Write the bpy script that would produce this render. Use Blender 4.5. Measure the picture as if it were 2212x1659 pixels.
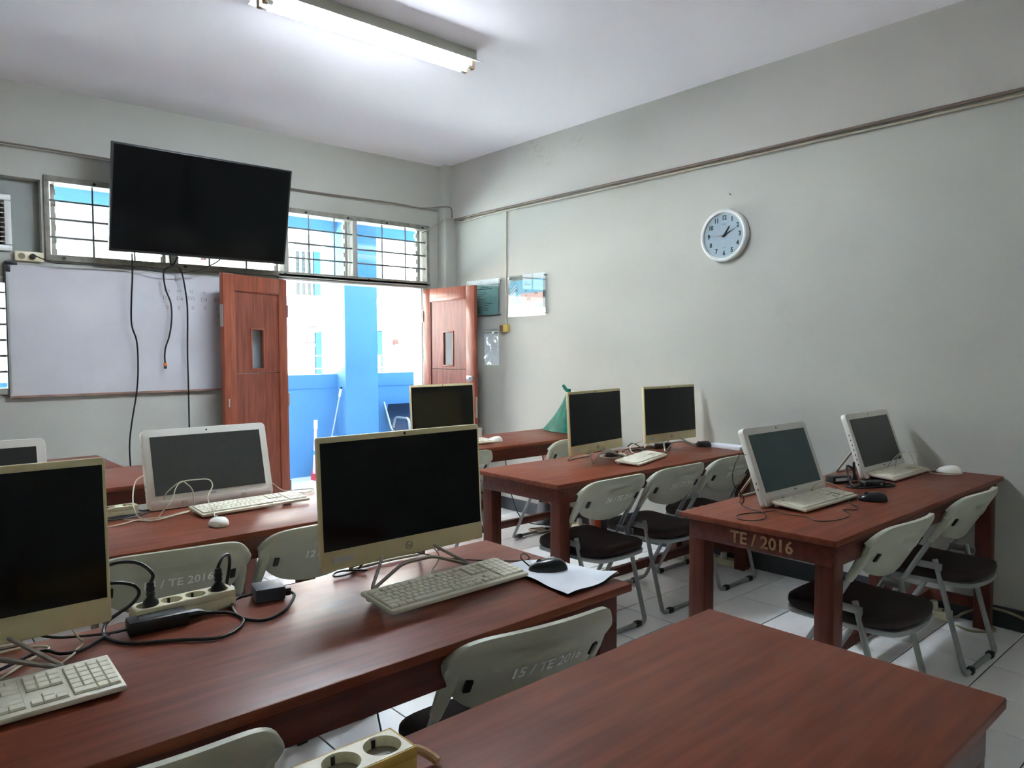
import bpy, bmesh, math, random
from mathutils import Matrix, Vector, Euler
random.seed(7)
R = math.radians
S = bpy.context.scene
for o in list(bpy.data.objects): bpy.data.objects.remove(o)
COL = S.collection

# ------------------------------------------------------------------ camera, world, exposure
HC = 1.37
YAW, PIT, ROL, FPX = 0.7260, -0.04427, -0.00502, 1573.3
fw = Vector((math.sin(YAW)*math.cos(PIT), math.cos(YAW)*math.cos(PIT), math.sin(PIT)))
rt = Vector((math.cos(YAW), -math.sin(YAW), 0)); up = rt.cross(fw)
rt, up = math.cos(ROL)*rt + math.sin(ROL)*up, -math.sin(ROL)*rt + math.cos(ROL)*up
cd = bpy.data.cameras.new('camera'); cam = bpy.data.objects.new('camera', cd); COL.objects.link(cam)
cd.sensor_fit = 'HORIZONTAL'; cd.sensor_width = 36; cd.lens = FPX*36/2212; cd.clip_start = .02; cd.clip_end = 300
m = Matrix.Identity(4)
for i in range(3):
    m[i][0] = rt[i]; m[i][1] = up[i]; m[i][2] = -fw[i]
m.translation = (0, 0, HC)
cam.matrix_world = m
S.camera = cam
W = bpy.data.worlds.new('sky'); S.world = W; W.use_nodes = True
bg = W.node_tree.nodes['Background']; bg.inputs[0].default_value = (.95, .97, 1, 1); bg.inputs[1].default_value = 5.0
sd = bpy.data.lights.new('sun', 'SUN'); sd.energy = 105; sd.angle = R(2); sd.color = (1, .97, .92)
sun = bpy.data.objects.new('sun', sd); COL.objects.link(sun); sun.rotation_euler = (R(40), 0, R(-12))
TUBE_EMIT = 112
C_ = S.cycles; C_.max_bounces = 18; C_.diffuse_bounces = 12; C_.glossy_bounces = 6; C_.transparent_max_bounces = 24; C_.sample_clamp_indirect = 80
S.view_settings.view_transform = 'Standard'; S.view_settings.look = 'None'
S.view_settings.exposure = 0.6; S.view_settings.gamma = 1.0; S.view_settings.use_curve_mapping = False

# ------------------------------------------------------------------ materials
def lin(c):
    return tuple(((v/255)/12.92 if v/255 <= .04045 else ((v/255+.055)/1.055)**2.4) for v in c)
MATS = {}
def mat(name, rgb, rough=.5, metal=0, var=.06, scale=8, bump=0, bscale=60, coat=0, coat_rough=.2, spec=.5, stretch=(1,1,1), rgb2=None, emit=0, trans=0, alpha=1):
    if name in MATS: return MATS[name]
    M = bpy.data.materials.new(name); M.use_nodes = True; nt = M.node_tree; b = nt.nodes['Principled BSDF']
    L = nt.links.new; N = nt.nodes.new
    b.inputs['Roughness'].default_value = rough; b.inputs['Metallic'].default_value = metal
    b.inputs['Specular IOR Level'].default_value = spec
    if coat: b.inputs['Coat Weight'].default_value = coat; b.inputs['Coat Roughness'].default_value = coat_rough
    tc = N('ShaderNodeTexCoord'); mp = N('ShaderNodeMapping'); mp.inputs['Scale'].default_value = stretch
    L(tc.outputs['Object'], mp.inputs[0])
    nz = N('ShaderNodeTexNoise'); nz.inputs['Scale'].default_value = scale; nz.inputs['Detail'].default_value = 5
    L(mp.outputs[0], nz.inputs['Vector'])
    cr = N('ShaderNodeValToRGB'); c = lin(rgb); c2 = lin(rgb2) if rgb2 else tuple(min(1, v*(1+var)) for v in c)
    c1 = c if rgb2 else tuple(v*(1-var) for v in c)
    cr.color_ramp.elements[0].position = .3; cr.color_ramp.elements[1].position = .7
    cr.color_ramp.elements[0].color = (*c1, 1); cr.color_ramp.elements[1].color = (*c2, 1)
    L(nz.outputs['Fac'], cr.inputs[0]); L(cr.outputs[0], b.inputs['Base Color'])
    if bump:
        n2 = N('ShaderNodeTexNoise'); n2.inputs['Scale'].default_value = bscale; L(mp.outputs[0], n2.inputs['Vector'])
        bp = N('ShaderNodeBump'); bp.inputs['Strength'].default_value = bump; bp.inputs['Distance'].default_value = .002
        L(n2.outputs['Fac'], bp.inputs['Height']); L(bp.outputs[0], b.inputs['Normal'])
    if emit:
        L(cr.outputs[0], b.inputs['Emission Color']); b.inputs['Emission Strength'].default_value = emit
    if trans: b.inputs['Transmission Weight'].default_value = trans
    if alpha < 1: b.inputs['Alpha'].default_value = alpha
    MATS[name] = M
    return M
def wood(name, dark, light, rough=.3, coat=.35, sx=(1.2, 14, 14)):
    M = mat(name, dark, rough, rgb2=light, scale=3.2, stretch=sx, bump=.05, bscale=14, coat=coat, coat_rough=.16, spec=.2)
    nt = M.node_tree; b = nt.nodes['Principled BSDF']          # worn patches change the gloss
    n = nt.nodes.new('ShaderNodeTexNoise'); n.inputs['Scale'].default_value = 4; n.inputs['Detail'].default_value = 4
    tc = next(q for q in nt.nodes if q.type == 'TEX_COORD'); nt.links.new(tc.outputs['Object'], n.inputs['Vector'])
    mr = nt.nodes.new('ShaderNodeMapRange'); mr.inputs[3].default_value = max(.05, rough-.1); mr.inputs[4].default_value = rough+.14
    nt.links.new(n.outputs['Fac'], mr.inputs[0]); nt.links.new(mr.outputs[0], b.inputs['Roughness'])
    return M
def wallmat(name, rgb, stain):
    M = mat(name, rgb, .75, var=.025, scale=1.3, bump=.12, bscale=35)
    nt = M.node_tree; b = nt.nodes['Principled BSDF']; cr = next(n for n in nt.nodes if n.type == 'VALTORGB')
    n = nt.nodes.new('ShaderNodeTexNoise'); n.inputs['Scale'].default_value = 2.2; n.inputs['Detail'].default_value = 9; n.inputs['Roughness'].default_value = .68
    tc = next(q for q in nt.nodes if q.type == 'TEX_COORD'); nt.links.new(tc.outputs['Object'], n.inputs['Vector'])
    r2 = nt.nodes.new('ShaderNodeValToRGB'); r2.color_ramp.elements[0].position = .6; r2.color_ramp.elements[1].position = .8
    r2.color_ramp.elements[0].color = (0, 0, 0, 1); r2.color_ramp.elements[1].color = (.5, .5, .5, 1)
    nt.links.new(n.outputs['Fac'], r2.inputs[0])
    mx = nt.nodes.new('ShaderNodeMix'); mx.data_type = 'RGBA'
    nt.links.new(r2.outputs[0], mx.inputs[0]); nt.links.new(cr.outputs[0], mx.inputs[6]); mx.inputs[7].default_value = (*lin(stain), 1)
    nt.links.new(mx.outputs[2], b.inputs['Base Color'])
    return M
def add_stain(M, spots, rgb):
    nt = M.node_tree; b = nt.nodes['Principled BSDF']; src = b.inputs['Base Color'].links[0].from_socket
    tc = next(q for q in nt.nodes if q.type == 'TEX_COORD'); L = nt.links.new; N = nt.nodes.new
    for p, r_ in spots:
        d = N('ShaderNodeVectorMath'); d.operation = 'DISTANCE'; d.inputs[1].default_value = p; L(tc.outputs['Object'], d.inputs[0])
        mr = N('ShaderNodeMapRange'); mr.inputs[1].default_value = r_; mr.inputs[2].default_value = 0; L(d.outputs['Value'], mr.inputs[0])
        n = N('ShaderNodeTexNoise'); n.inputs['Scale'].default_value = 22; n.inputs['Detail'].default_value = 8; n.inputs['Roughness'].default_value = .75; L(tc.outputs['Object'], n.inputs['Vector'])
        cr = N('ShaderNodeValToRGB'); cr.color_ramp.elements[0].position = .48; cr.color_ramp.elements[1].position = .62; L(n.outputs['Fac'], cr.inputs[0])
        mu = N('ShaderNodeMath'); mu.operation = 'MULTIPLY'; L(mr.outputs[0], mu.inputs[0]); L(cr.outputs[0], mu.inputs[1])
        mx = N('ShaderNodeMix'); mx.data_type = 'RGBA'; L(mu.outputs[0], mx.inputs[0]); L(src, mx.inputs[6]); mx.inputs[7].default_value = (*lin(rgb), 1); src = mx.outputs[2]
    L(src, b.inputs['Base Color'])
def glassmat(name, tint, mixf=.12, rough=.05):
    M = bpy.data.materials.new(name); M.use_nodes = True; nt = M.node_tree; nt.nodes.clear()
    o = nt.nodes.new('ShaderNodeOutputMaterial'); mx = nt.nodes.new('ShaderNodeMixShader')
    t = nt.nodes.new('ShaderNodeBsdfTransparent'); g = nt.nodes.new('ShaderNodeBsdfGlossy'); f = nt.nodes.new('ShaderNodeLayerWeight'); pw = nt.nodes.new('ShaderNodeMath'); pw.operation = 'POWER'; pw.inputs[1].default_value = 5
    nz = nt.nodes.new('ShaderNodeTexNoise'); nz.inputs['Scale'].default_value = 9; cr = nt.nodes.new('ShaderNodeValToRGB')
    cr.color_ramp.elements[0].color = (*[v*.93 for v in tint], 1); cr.color_ramp.elements[1].color = (*tint, 1)
    nt.links.new(nz.outputs['Fac'], cr.inputs[0]); nt.links.new(cr.outputs[0], t.inputs[0])
    g.inputs['Roughness'].default_value = rough; f.inputs[0].default_value = .5; nt.links.new(f.outputs['Facing'], pw.inputs[0])
    ad = nt.nodes.new('ShaderNodeMath'); ad.operation = 'ADD'; ad.inputs[1].default_value = mixf; ad.use_clamp = True
    nt.links.new(pw.outputs[0], ad.inputs[0]); nt.links.new(ad.outputs[0], mx.inputs[0])
    nt.links.new(t.outputs[0], mx.inputs[1]); nt.links.new(g.outputs[0], mx.inputs[2]); nt.links.new(mx.outputs[0], o.inputs[0])
    return M

m_wall = wallmat('wall_paint', (179, 180, 172), (164, 165, 156))
m_beam = wallmat('beam_paint', (180, 178, 171), (162, 160, 152))
add_stain(m_beam, [((4.10, 4.34, 3.04), .12), ((4.10, 4.25, 2.96), .10), ((4.10, 4.16, 2.87), .10), ((4.10, 3.85, 2.98), .10)], (164, 156, 148))
add_stain(m_wall, [((.55, 5.58, .95), .35), ((1.6, 5.58, 1.0), .3), ((4.03, 5.45, 1.7), .5)], (182, 180, 170))
m_ceil = mat('ceiling_paint', (242, 240, 245), .85, var=.015, scale=1)
m_base = mat('baseboard_paint', (48, 53, 58), .45, var=.2, scale=6)
m_tile = mat('floor_tile_glaze', (242, 243, 243), .22, var=.02, scale=5, coat=.3, coat_rough=.12)
m_grout = mat('tile_grout', (74, 66, 70), .9, var=.15, scale=30)
m_top = wood('table_top_varnish', (102, 49, 32), (129, 67, 43), .40, .03)
m_apron = wood('table_apron_varnish', (76, 33, 24), (98, 45, 31), .4, .25)
m_leg = wood('table_leg_varnish', (76, 37, 28), (100, 51, 38), .42, .2, (14, 14, 1.2))
m_red = wood('table_red_varnish', (150, 62, 40), (176, 80, 52), .4, .2, (14, 14, 1.2))
m_door = wood('door_teak', (118, 62, 46), (150, 82, 60), .38, .25, (14, 14, 1.2))
m_doorp = wood('door_panel_teak', (106, 58, 46), (140, 80, 64), .35, .3, (14, 14, 1.2))
m_white = mat('white_enamel', (226, 228, 226), .4)
m_frame = mat('window_frame_grey', (168, 168, 160), .5, var=.12, scale=14)
m_frame2 = mat('window_frame_grime', (136, 134, 124), .5, var=.3, scale=18)
m_bar = mat('grille_bar_steel', (112, 120, 120), .45, metal=.2, var=.2)
m_louv = glassmat('louvre_glass', (.86, .94, .98), .03)
m_glass = glassmat('clear_glass', (.9, .95, .96), .04)
m_tint = glassmat('tinted_glass', (.66, .68, .68), .03)
m_acr = glassmat('acrylic_sheet', (.95, .97, .97), .05, .02)
m_dark = mat('black_plastic', (22, 23, 25), .4, var=.15)
m_cable = mat('black_cable', (20, 21, 22), .42, var=.1)
m_wcable = mat('white_cable', (205, 205, 182), .45, var=.06)
m_screen = mat('black_glossy_screen', (7, 8, 9), .12, var=.1, spec=.25)
m_ascreen = mat('matte_haze_screen', (64, 68, 66), .42, var=.06, scale=30)  # grey base colour stands in for reflected haze on a dark screen
m_hp = mat('champagne_plastic', (216, 206, 160), .45, var=.03, bump=.15, bscale=900)
m_acer = mat('white_pc_plastic', (226, 226, 218), .35, var=.02)
m_acer2 = mat('pale_pink_pc_plastic', (206, 196, 188), .4, var=.03)
m_key = mat('keycap_ivory', (238, 235, 216), .5, var=.06, scale=40)
m_kb = mat('keyboard_ivory', (228, 225, 205), .5, var=.04)
m_kgap = mat('keyboard_deck', (164, 159, 140), .6, var=.1)
m_wire = mat('stand_steel', (172, 168, 158), .32, metal=.75, var=.08)
m_plast = mat('chair_back_plastic', (178, 180, 162), .5, var=.04, scale=12, bump=.1, bscale=250)
m_tubeg = mat('chair_tube_grey', (150, 154, 152), .35, metal=.45, var=.1)
m_seat = mat('chair_seat_fabric', (42, 28, 26), .85, var=.25, scale=40, bump=.3, bscale=400)
m_rub = mat('black_rubber', (26, 27, 28), .7, var=.2)
m_ink = mat('pale_stencil_paint', (246, 247, 240), .7, var=.15, scale=60)
m_tan = mat('tan_stencil_paint', (158, 118, 80), .7, var=.25, scale=50)
m_strip = mat('cream_socket_plastic', (222, 216, 184), .45, var=.05)
m_yel = mat('yellowed_socket_plastic', (196, 166, 84), .5, var=.12, scale=12)
m_hole = mat('socket_shadow_plastic', (128, 124, 104), .6, var=.1)
m_paper = mat('white_paper', (222, 228, 234), .8, var=.02)
m_blackmouse = mat('black_mouse_plastic', (24, 26, 28), .28, var=.12)
m_wmouse = mat('white_mouse_plastic', (228, 228, 220), .3, var=.03)
m_blue = mat('corridor_blue_paint', (92, 146, 190), .6, var=.04, scale=2)
m_ltblue = mat('corridor_pale_blue_paint', (120, 180, 216), .6, var=.04, scale=2)
m_bwhite = mat('facade_white_paint', (240, 240, 236), .7, var=.03, scale=.6)
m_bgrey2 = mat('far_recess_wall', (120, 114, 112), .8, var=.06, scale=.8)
m_bgrey = mat('facade_grey_wall', (196, 188, 184), .8, var=.06, scale=.8)
m_farblue = mat('far_blue_paint', (30, 84, 140), .7, var=.05)
m_pane = mat('far_window_pane', (50, 60, 64), .25, var=.15)
m_board = mat('whiteboard_enamel', (196, 196, 202), .1, var=.04, scale=3, spec=.6)
m_alu = mat('aluminium_trim', (176, 176, 172), .3, metal=.7, var=.08)
m_green = mat('green_satin', (6, 96, 78), .5, var=.25, scale=14, spec=.12)
m_marker = mat('dry_marker_ink', (70, 66, 70), .8, var=.2)
m_orange = mat('orange_connector', (222, 106, 30), .5)
m_poster = mat('teal_notice_print', (142, 190, 186), .5, var=.1, scale=4)
m_poster2 = mat('blue_notice_print', (108, 188, 222), .45, rgb2=(150, 208, 228), scale=5)
m_posterw = mat('white_notice_print', (226, 236, 240), .5)
m_posterp = mat('salmon_notice_print', (226, 178, 168), .5)
m_text = mat('black_print', (40, 44, 48), .7)
m_red2 = mat('red_dustpan_plastic', (206, 52, 62), .45)
m_pink = mat('pink_handle_plastic', (232, 190, 206), .45, rgb2=(238, 216, 222), scale=3)
m_tube = mat('fluorescent_tube', (236, 245, 255), .4, var=.0, emit=TUBE_EMIT)
m_yellowbox = mat('yellowed_box_plastic', (198, 172, 84), .5, var=.1)
m_bluetape = mat('blue_tape', (70, 150, 214), .5)

# ------------------------------------------------------------------ mesh building
def fillet(pts, r, n=5, closed=False):
    P = [Vector(p) for p in pts]; out = []
    N = len(P)
    for i in range(N):
        if not closed and i in (0, N-1): out.append(P[i]); continue
        a, b, c = P[(i-1) % N], P[i], P[(i+1) % N]
        d1 = (a-b); d2 = (c-b); rr = min(r, d1.length*.48, d2.length*.48)
        p1 = b+d1.normalized()*rr; p2 = b+d2.normalized()*rr
        for k in range(n+1):
            t = k/n; out.append(p1*(1-t)**2+b*2*t*(1-t)+p2*t*t)
    return out
def spline(pts, n=5, closed=False):
    P = [Vector(p) for p in pts]; N = len(P); out = []
    rng = range(N) if closed else range(N-1)
    for i in rng:
        p0 = P[(i-1) % N] if closed or i > 0 else P[i]*2-P[i+1]
        p1, p2 = P[i], P[(i+1) % N]
        p3 = P[(i+2) % N] if closed or i+2 < N else p2*2-p1
        for k in range(n):
            t = k/n
            out.append(.5*((2*p1)+(p2-p0)*t+(2*p0-5*p1+4*p2-p3)*t*t+(3*p1-p0-3*p2+p3)*t**3))
    if not closed: out.append(P[-1])
    return out
class MB:
    def __init__(s): s.v = []; s.f = []
    def add(s, vs, fs, M=None):
        k = len(s.v)
        s.v += [(M @ Vector(v)) if M else Vector(v) for v in vs]
        s.f += [tuple(i+k for i in f) for f in fs]
        return s
    def box(s, x0, x1, y0, y1, z0, z1, M=None):
        return s.add([(x0,y0,z0),(x1,y0,z0),(x1,y1,z0),(x0,y1,z0),(x0,y0,z1),(x1,y0,z1),(x1,y1,z1),(x0,y1,z1)],
              [(0,3,2,1),(4,5,6,7),(0,1,5,4),(1,2,6,5),(2,3,7,6),(3,0,4,7)], M)
    def prism(s, poly, z0, z1, M=None, top=None):
        n = len(poly); t = top or poly
        return s.add([(p[0],p[1],z0) for p in poly]+[(p[0],p[1],z1) for p in t],
              [tuple(range(n))[::-1], tuple(range(n, 2*n))]+[(i,(i+1)%n,n+(i+1)%n,n+i) for i in range(n)], M)
    def tube(s, path, r, n=8, closed=False, M=None, flat=1):
        P = [Vector(p) for p in path]
        P = [p for i, p in enumerate(P) if i == 0 or (p-P[i-1]).length > 1e-5]
        N = len(P); vs = []; T = []
        for i in range(N):
            a = P[(i-1) % N] if closed or i else P[0]; b = P[(i+1) % N] if closed or i < N-1 else P[-1]
            T.append((b-a).normalized())
        ref = Vector((0,0,1)) if abs(T[0].z) < .9 else Vector((1,0,0))
        u = T[0].cross(ref).normalized()
        for i in range(N):
            u = (u-T[i]*u.dot(T[i])).normalized(); w = T[i].cross(u)
            rr = r[i] if isinstance(r, (list, tuple)) else r
            for k in range(n):
                a = 2*math.pi*k/n; vs.append(P[i]+u*math.cos(a)*rr+w*math.sin(a)*rr*flat)
        fs = []
        for i in range(N if closed else N-1):
            j = (i+1) % N
            for k in range(n): fs.append((i*n+k, i*n+(k+1) % n, j*n+(k+1) % n, j*n+k))
        if not closed: fs += [tuple(range(n))[::-1], tuple((N-1)*n+k for k in range(n))]
        return s.add(vs, fs, M)
    def cyl(s, p0, p1, r, n=14, r1=None, M=None):
        return s.tube([p0, p1], [r, r if r1 is None else r1], n, M=M)
    def lathe(s, prof, n=24, M=None):
        vs = []; fs = []
        for r, z in prof:
            for k in range(n): a = 2*math.pi*k/n; vs.append((r*math.cos(a), r*math.sin(a), z))
        for i in range(len(prof)-1):
            for k in range(n): fs.append((i*n+k, i*n+(k+1) % n, (i+1)*n+(k+1) % n, (i+1)*n+k))
        fs += [tuple(range(n))[::-1], tuple((len(prof)-1)*n+k for k in range(n))]
        return s.add(vs, fs, M)
    def grid(s, fn, nu, nv, M=None):
        vs = [fn(i/nu, j/nv) for j in range(nv+1) for i in range(nu+1)]
        fs = [(j*(nu+1)+i, j*(nu+1)+i+1, (j+1)*(nu+1)+i+1, (j+1)*(nu+1)+i) for j in range(nv) for i in range(nu)]
        return s.add(vs, fs, M)
    def mesh(s, name, mt, bevel=0, seg=2, smooth=True, ang=38, fix=True):
        me = bpy.data.meshes.new(name); me.from_pydata([tuple(v) for v in s.v], [], s.f)
        if bevel or fix:
            bm = bmesh.new(); bm.from_mesh(me)
            bmesh.ops.recalc_face_normals(bm, faces=bm.faces)
            if bevel:
                es = [e for e in bm.edges if len(e.link_faces) == 2 and e.calc_face_angle(0) > R(30)]
                bmesh.ops.bevel(bm, geom=es, offset=bevel, segments=seg, profile=.5, affect='EDGES', clamp_overlap=True)
            bm.to_mesh(me); bm.free()
        if smooth:
            me.shade_smooth(); me.set_sharp_from_angle(angle=R(ang))
        me.materials.append(mt); me.update()
        return me
    def build(s, name, mt, parent=None, bevel=0, loc=None, **k):
        return link(name, s.mesh(name, mt, bevel, **k), parent, loc)
def link(name, me, parent=None, loc=None, rot=None, sc=None):
    o = bpy.data.objects.new(name, me); COL.objects.link(o)
    if parent: o.parent = parent
    if loc: o.location = loc
    if rot: o.rotation_euler = rot
    if sc: o.scale = sc
    return o
def tag(o, label=None, cat=None, group=None, kind=None):
    for k, v in (('label', label), ('category', cat), ('group', group), ('kind', kind)):
        if v: o[k] = v
    return o
def thing(name, label, cat, loc=(0,0,0), rz=0, group=None, rx=0):
    o = bpy.data.objects.new(name, None); COL.objects.link(o); o.empty_display_size = .05
    o.location = loc; o.rotation_euler = (rx, 0, rz)
    return tag(o, label, cat, group)
def local(root, pts):
    Mi = (Matrix.Translation(root.location) @ root.rotation_euler.to_matrix().to_4x4()).inverted()
    return [Mi @ Vector(p) for p in pts]
def struct(name, mb, mt, parent=None, bevel=0, **k):
    o = mb.build(name, mt, parent, bevel, **k)
    if not parent: o['kind'] = 'structure'
    return o
def text_mesh(name, body, size, mt, bold=0, thick=.0004, align='CENTER', sx=1):
    c = bpy.data.curves.new('t', 'FONT'); c.body = body; c.size = size; c.extrude = thick; c.offset = bold; c.align_x = align; c.align_y = 'CENTER'; c.resolution_u = 2
    o = bpy.data.objects.new('t', c); COL.objects.link(o)
    dg = bpy.context.evaluated_depsgraph_get(); dg.update()
    me = bpy.data.meshes.new_from_object(o.evaluated_get(dg)); me.name = name
    bpy.data.objects.remove(o); bpy.data.curves.remove(c)
    if sx != 1: me.transform(Matrix.Diagonal((sx, 1, 1, 1)))
    me.materials.clear(); me.materials.append(mt)
    return me
def rrect(w, h, r, n=5, cx=0, cy=0):
    out = []
    for qx, qy, a0 in ((1,1,0),(-1,1,90),(-1,-1,180),(1,-1,270)):
        for k in range(n+1):
            a = R(a0+90*k/n); out.append((cx+qx*(w/2-r)+r*math.cos(a), cy+qy*(h/2-r)+r*math.sin(a)))
    return out
FACE = Matrix(((1,0,0,0),(0,0,-1,0),(0,1,0,0),(0,0,0,1)))      # local XY drawn upright, facing -y
def copy_tree(o, parent=None):
    c = o.copy(); COL.objects.link(c); c.parent = parent
    for ch in list(o.children): copy_tree(ch, c)
    return c

# ------------------------------------------------------------------ room shell
X0, X1, YB, YF, ZC = -3.2, 4.15, -2.6, 5.58, 3.085
w = MB()
w.box(X0, X1+.2, 5.55, 5.72, 2.68, ZC+.1)
w.box(X0, X1+.2, YF, 5.72, 2.495, 2.68)
w.box(X0, -.62, YF, 5.72, 2.013, 2.495); w.box(.885, .905, YF, 5.72, 2.013, 2.495); w.box(3.925, X1+.2, YF, 5.72, 2.013, 2.495)
w.box(X0, 2.51, YF, 5.72, 1.84, 2.013); w.box(3.866, X1+.2, YF, 5.72, 0, 2.013)
w.box(X0, -.95, YF, 5.72, 1.12, 1.84); w.box(.688, 2.51, YF, 5.72, 1.12, 1.84); w.box(X0, 2.51, YF, 5.72, 0, 1.12)
struct('wall_front', w, m_wall)
struct('wall_right', MB().box(X1, X1+.2, YB, 5.72, 0, ZC+.1), m_wall)
struct('trim_1', MB().box(4.10, X1, YB, YF, 2.592, ZC), m_beam)             # ceiling beam along the right wall
struct('trim_2', MB().box(4.03, X1, 5.45, YF, 0, ZC), m_wall, bevel=.006)   # corner pillar
struct('wall_left', MB().box(X0-.2, X0, YB, 5.72, 0, ZC+.1), m_wall)
w = MB()
w.box(X0-.2, X1+.2, YB-.15, YB, 0, 1.95); w.box(X0-.2, X1+.2, YB-.15, YB, 2.3, ZC+.1)
for a, b in ((X0-.2, 1.72), (2.14, 2.42), (3.14, X1+.2)): w.box(a, b, YB-.15, YB, 1.95, 2.3)
struct('wall_back', w, m_wall)
struct('ceiling', MB().box(X0-.2, X1+.2, YB-.15, 5.72, ZC, ZC+.15), m_ceil)
fl = struct('floor', MB().box(X0-.2, X1+.2, YB-.15, 5.72, -.08, -.004), m_grout)
TS, TX, TY, G = .305, 3.0, 2.165, .0058
def tile_mesh(name, wx, wy):
    return MB().box(G/2, wx-G/2, G/2, wy-G/2, -.012, 0).mesh(name, m_tile, .0012, 1)
TM = {}
rest = MB()
i0 = math.floor((X0-TX)/TS); i1 = math.ceil((X1-TX)/TS); j0 = math.floor((YB-TY)/TS); j1 = math.ceil((YF-TY)/TS)
for i in range(i0, i1):
    for j in range(j0, j1):
        xa, xb = max(X0, TX+i*TS), min(X1, TX+(i+1)*TS); ya, yb = max(YB, TY+j*TS), min(YF, TY+(j+1)*TS)
        if xb-xa < .02 or yb-ya < .02: continue
        if xa > .25 and ya > -.1 and xa > (ya-1.2)*.18:
            key = (round(xb-xa, 3), round(yb-ya, 3))
            if key not in TM: TM[key] = tile_mesh('tile', *key)
            link('tile', TM[key], fl, (xa, ya, 0))
        else: rest.box(xa+G/2, xb-G/2, ya+G/2, yb-G/2, -.012, 0)
tag(rest.build('outlying_tiles', m_tile, fl, smooth=False), kind='stuff')
struct('baseboard_right', MB().box(X1-.012, X1, YB, 5.45, 0, .105), m_base, bevel=.003)
b = MB(); b.box(X0, 2.465, YF-.012, YF, 0, .105); b.box(3.87, 4.03, YF-.012, YF, 0, .105); b.box(4.018, 4.03, 5.438, YF, 0, .105); b.box(4.018, X1-.012, 5.438, 5.45, 0, .105)
struct('baseboard_front', b, m_base)

# ---- front windows: louvres with a grille
def grille_window(name, x0, x1, z0, z1, mull, vbars, hbars, yg=5.60, t=.03):
    f = MB()
    f.box(x0-t, x1+t, 5.56, 5.66, z1-.004, z1+.035); f.box(x0-t, x1+t, 5.55, 5.66, z0-.04, z0)
    f.box(x0-t, x0, 5.565, 5.66, z0, z1); f.box(x1, x1+t, 5.565, 5.66, z0, z1)
    win = struct(name, f, m_frame2, bevel=.003)
    for a in mull: MB().box(a-.022, a+.022, 5.575, 5.67, z0, z1).build('mullion', m_frame, win, .003)
    for a in vbars: MB().cyl((a, yg, z0), (a, yg, z1), .0062, 8).build('grille_bar', m_bar, win)
    for h in hbars: MB().cyl((x0, yg-.009, h), (x1, yg-.009, h), .0068, 8).build('grille_bar', m_bar, win)
    return win
win1 = grille_window('window_1', .93, 3.90, 2.018, 2.495, (1.69, 2.545, 3.165), (1.186, 1.44, 1.95, 2.23, 2.752, 2.982, 3.445, 3.687), (2.137, 2.256, 2.375))
for k in range(17): # bolts on the frame
    x = 1.0+k*.19
    if k % 2: MB().cyl((x, 5.552, 2.505), (x, 5.562, 2.505), .010, 10).build('bolt', m_dark, win1)
    elif k % 4 == 0: MB().cyl((x, 5.540, 1.998), (x, 5.552, 1.998), .010, 10).build('bolt', m_dark, win1)
for sec, (a, b_) in enumerate(((.95, 1.66), (1.72, 2.515), (2.575, 3.135), (3.195, 3.88))):
    bl = None
    for side in (a+.012, b_-.012):
        MB().box(side-.012, side+.012, 5.655, 5.69, 2.02, 2.49).build('louvre_channel', m_frame, win1)
    for k in range(6):
        z = 2.05+k*.079
        tilt = R(38 if sec == 3 and k in (2, 3) else 62)
        bl = bl or MB().box(0, b_-a-.05, -.048, .048, -.0022, .0022).mesh('louvre_pane', m_louv, smooth=False)
        link('louvre_pane', bl, win1, (a+.025, 5.685, z), (tilt, 0, 0))
    # clips at the ends of the blades
    cl = MB()
    for k in range(6):
        z = 2.05+k*.079
        for side in (a+.025, b_-.025): cl.box(side-.006, side+.006, 5.665, 5.705, z-.02, z+.02)
    cl.build('blade_clips', m_frame2, win1)
win2 = grille_window('window_2', -.94, .680, 1.155, 1.825, (), (-.6, -.2, .2, .5), (1.26, 1.36, 1.46, 1.56, 1.66, 1.76), t=.006)
MB().box(-.93, .679, 5.668, 5.672, 1.16, 1.81).build('window_pane', m_glass, win2, smooth=False)
MB().box(.672, .679, 5.545, 5.57, 1.10, 1.93).build('edge_trim', mat('dark_green_trim', (36, 62, 66), .5), win2)
# boarded niche with the exhaust fan
nb = MB(); nb.box(-.62, .885, 5.66, 5.70, 2.013, 2.495)
struct('trim_3', nb, mat('grey_board', (150, 156, 152), .6, var=.08, scale=3))
t = thing('exhaust_fan', 'white square exhaust fan in the boarded niche above the whiteboard corner', 'fan', (.545, 5.575, 2.20))
hs = MB(); o_, i_ = .178, .14
hs.box(-o_, o_, 0, .06, i_, o_); hs.box(-o_, o_, 0, .06, -o_, -i_); hs.box(-o_, -i_, 0, .06, -i_, i_); hs.box(i_, o_, 0, .06, -i_, i_)
hs.build('housing', m_white, t, .008)
for k in range(9): z = -.12+k*.03; MB().box(-.14, .14, .005, .012, z-.003, z+.003).build('grille_slat', m_acer2, t)
MB().cyl((0, .02, 0), (0, .05, 0), .03, 16).build('hub', m_dark, t)
for k in range(5):
    a = k*2*math.pi/5
    MB().box(.02, .125, -.002, .002, -.035, .035, Matrix.Translation((0, .035, 0)) @ Matrix.Rotation(a, 4, 'Y') @ Matrix.Rotation(R(25), 4, 'X')).build('blade', mat('brown_fan_blade', (84, 52, 40), .4), t, .002)
MB().box(-.13, .13, .06, .08, -.13, .13).build('backing', m_dark, t)
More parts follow.
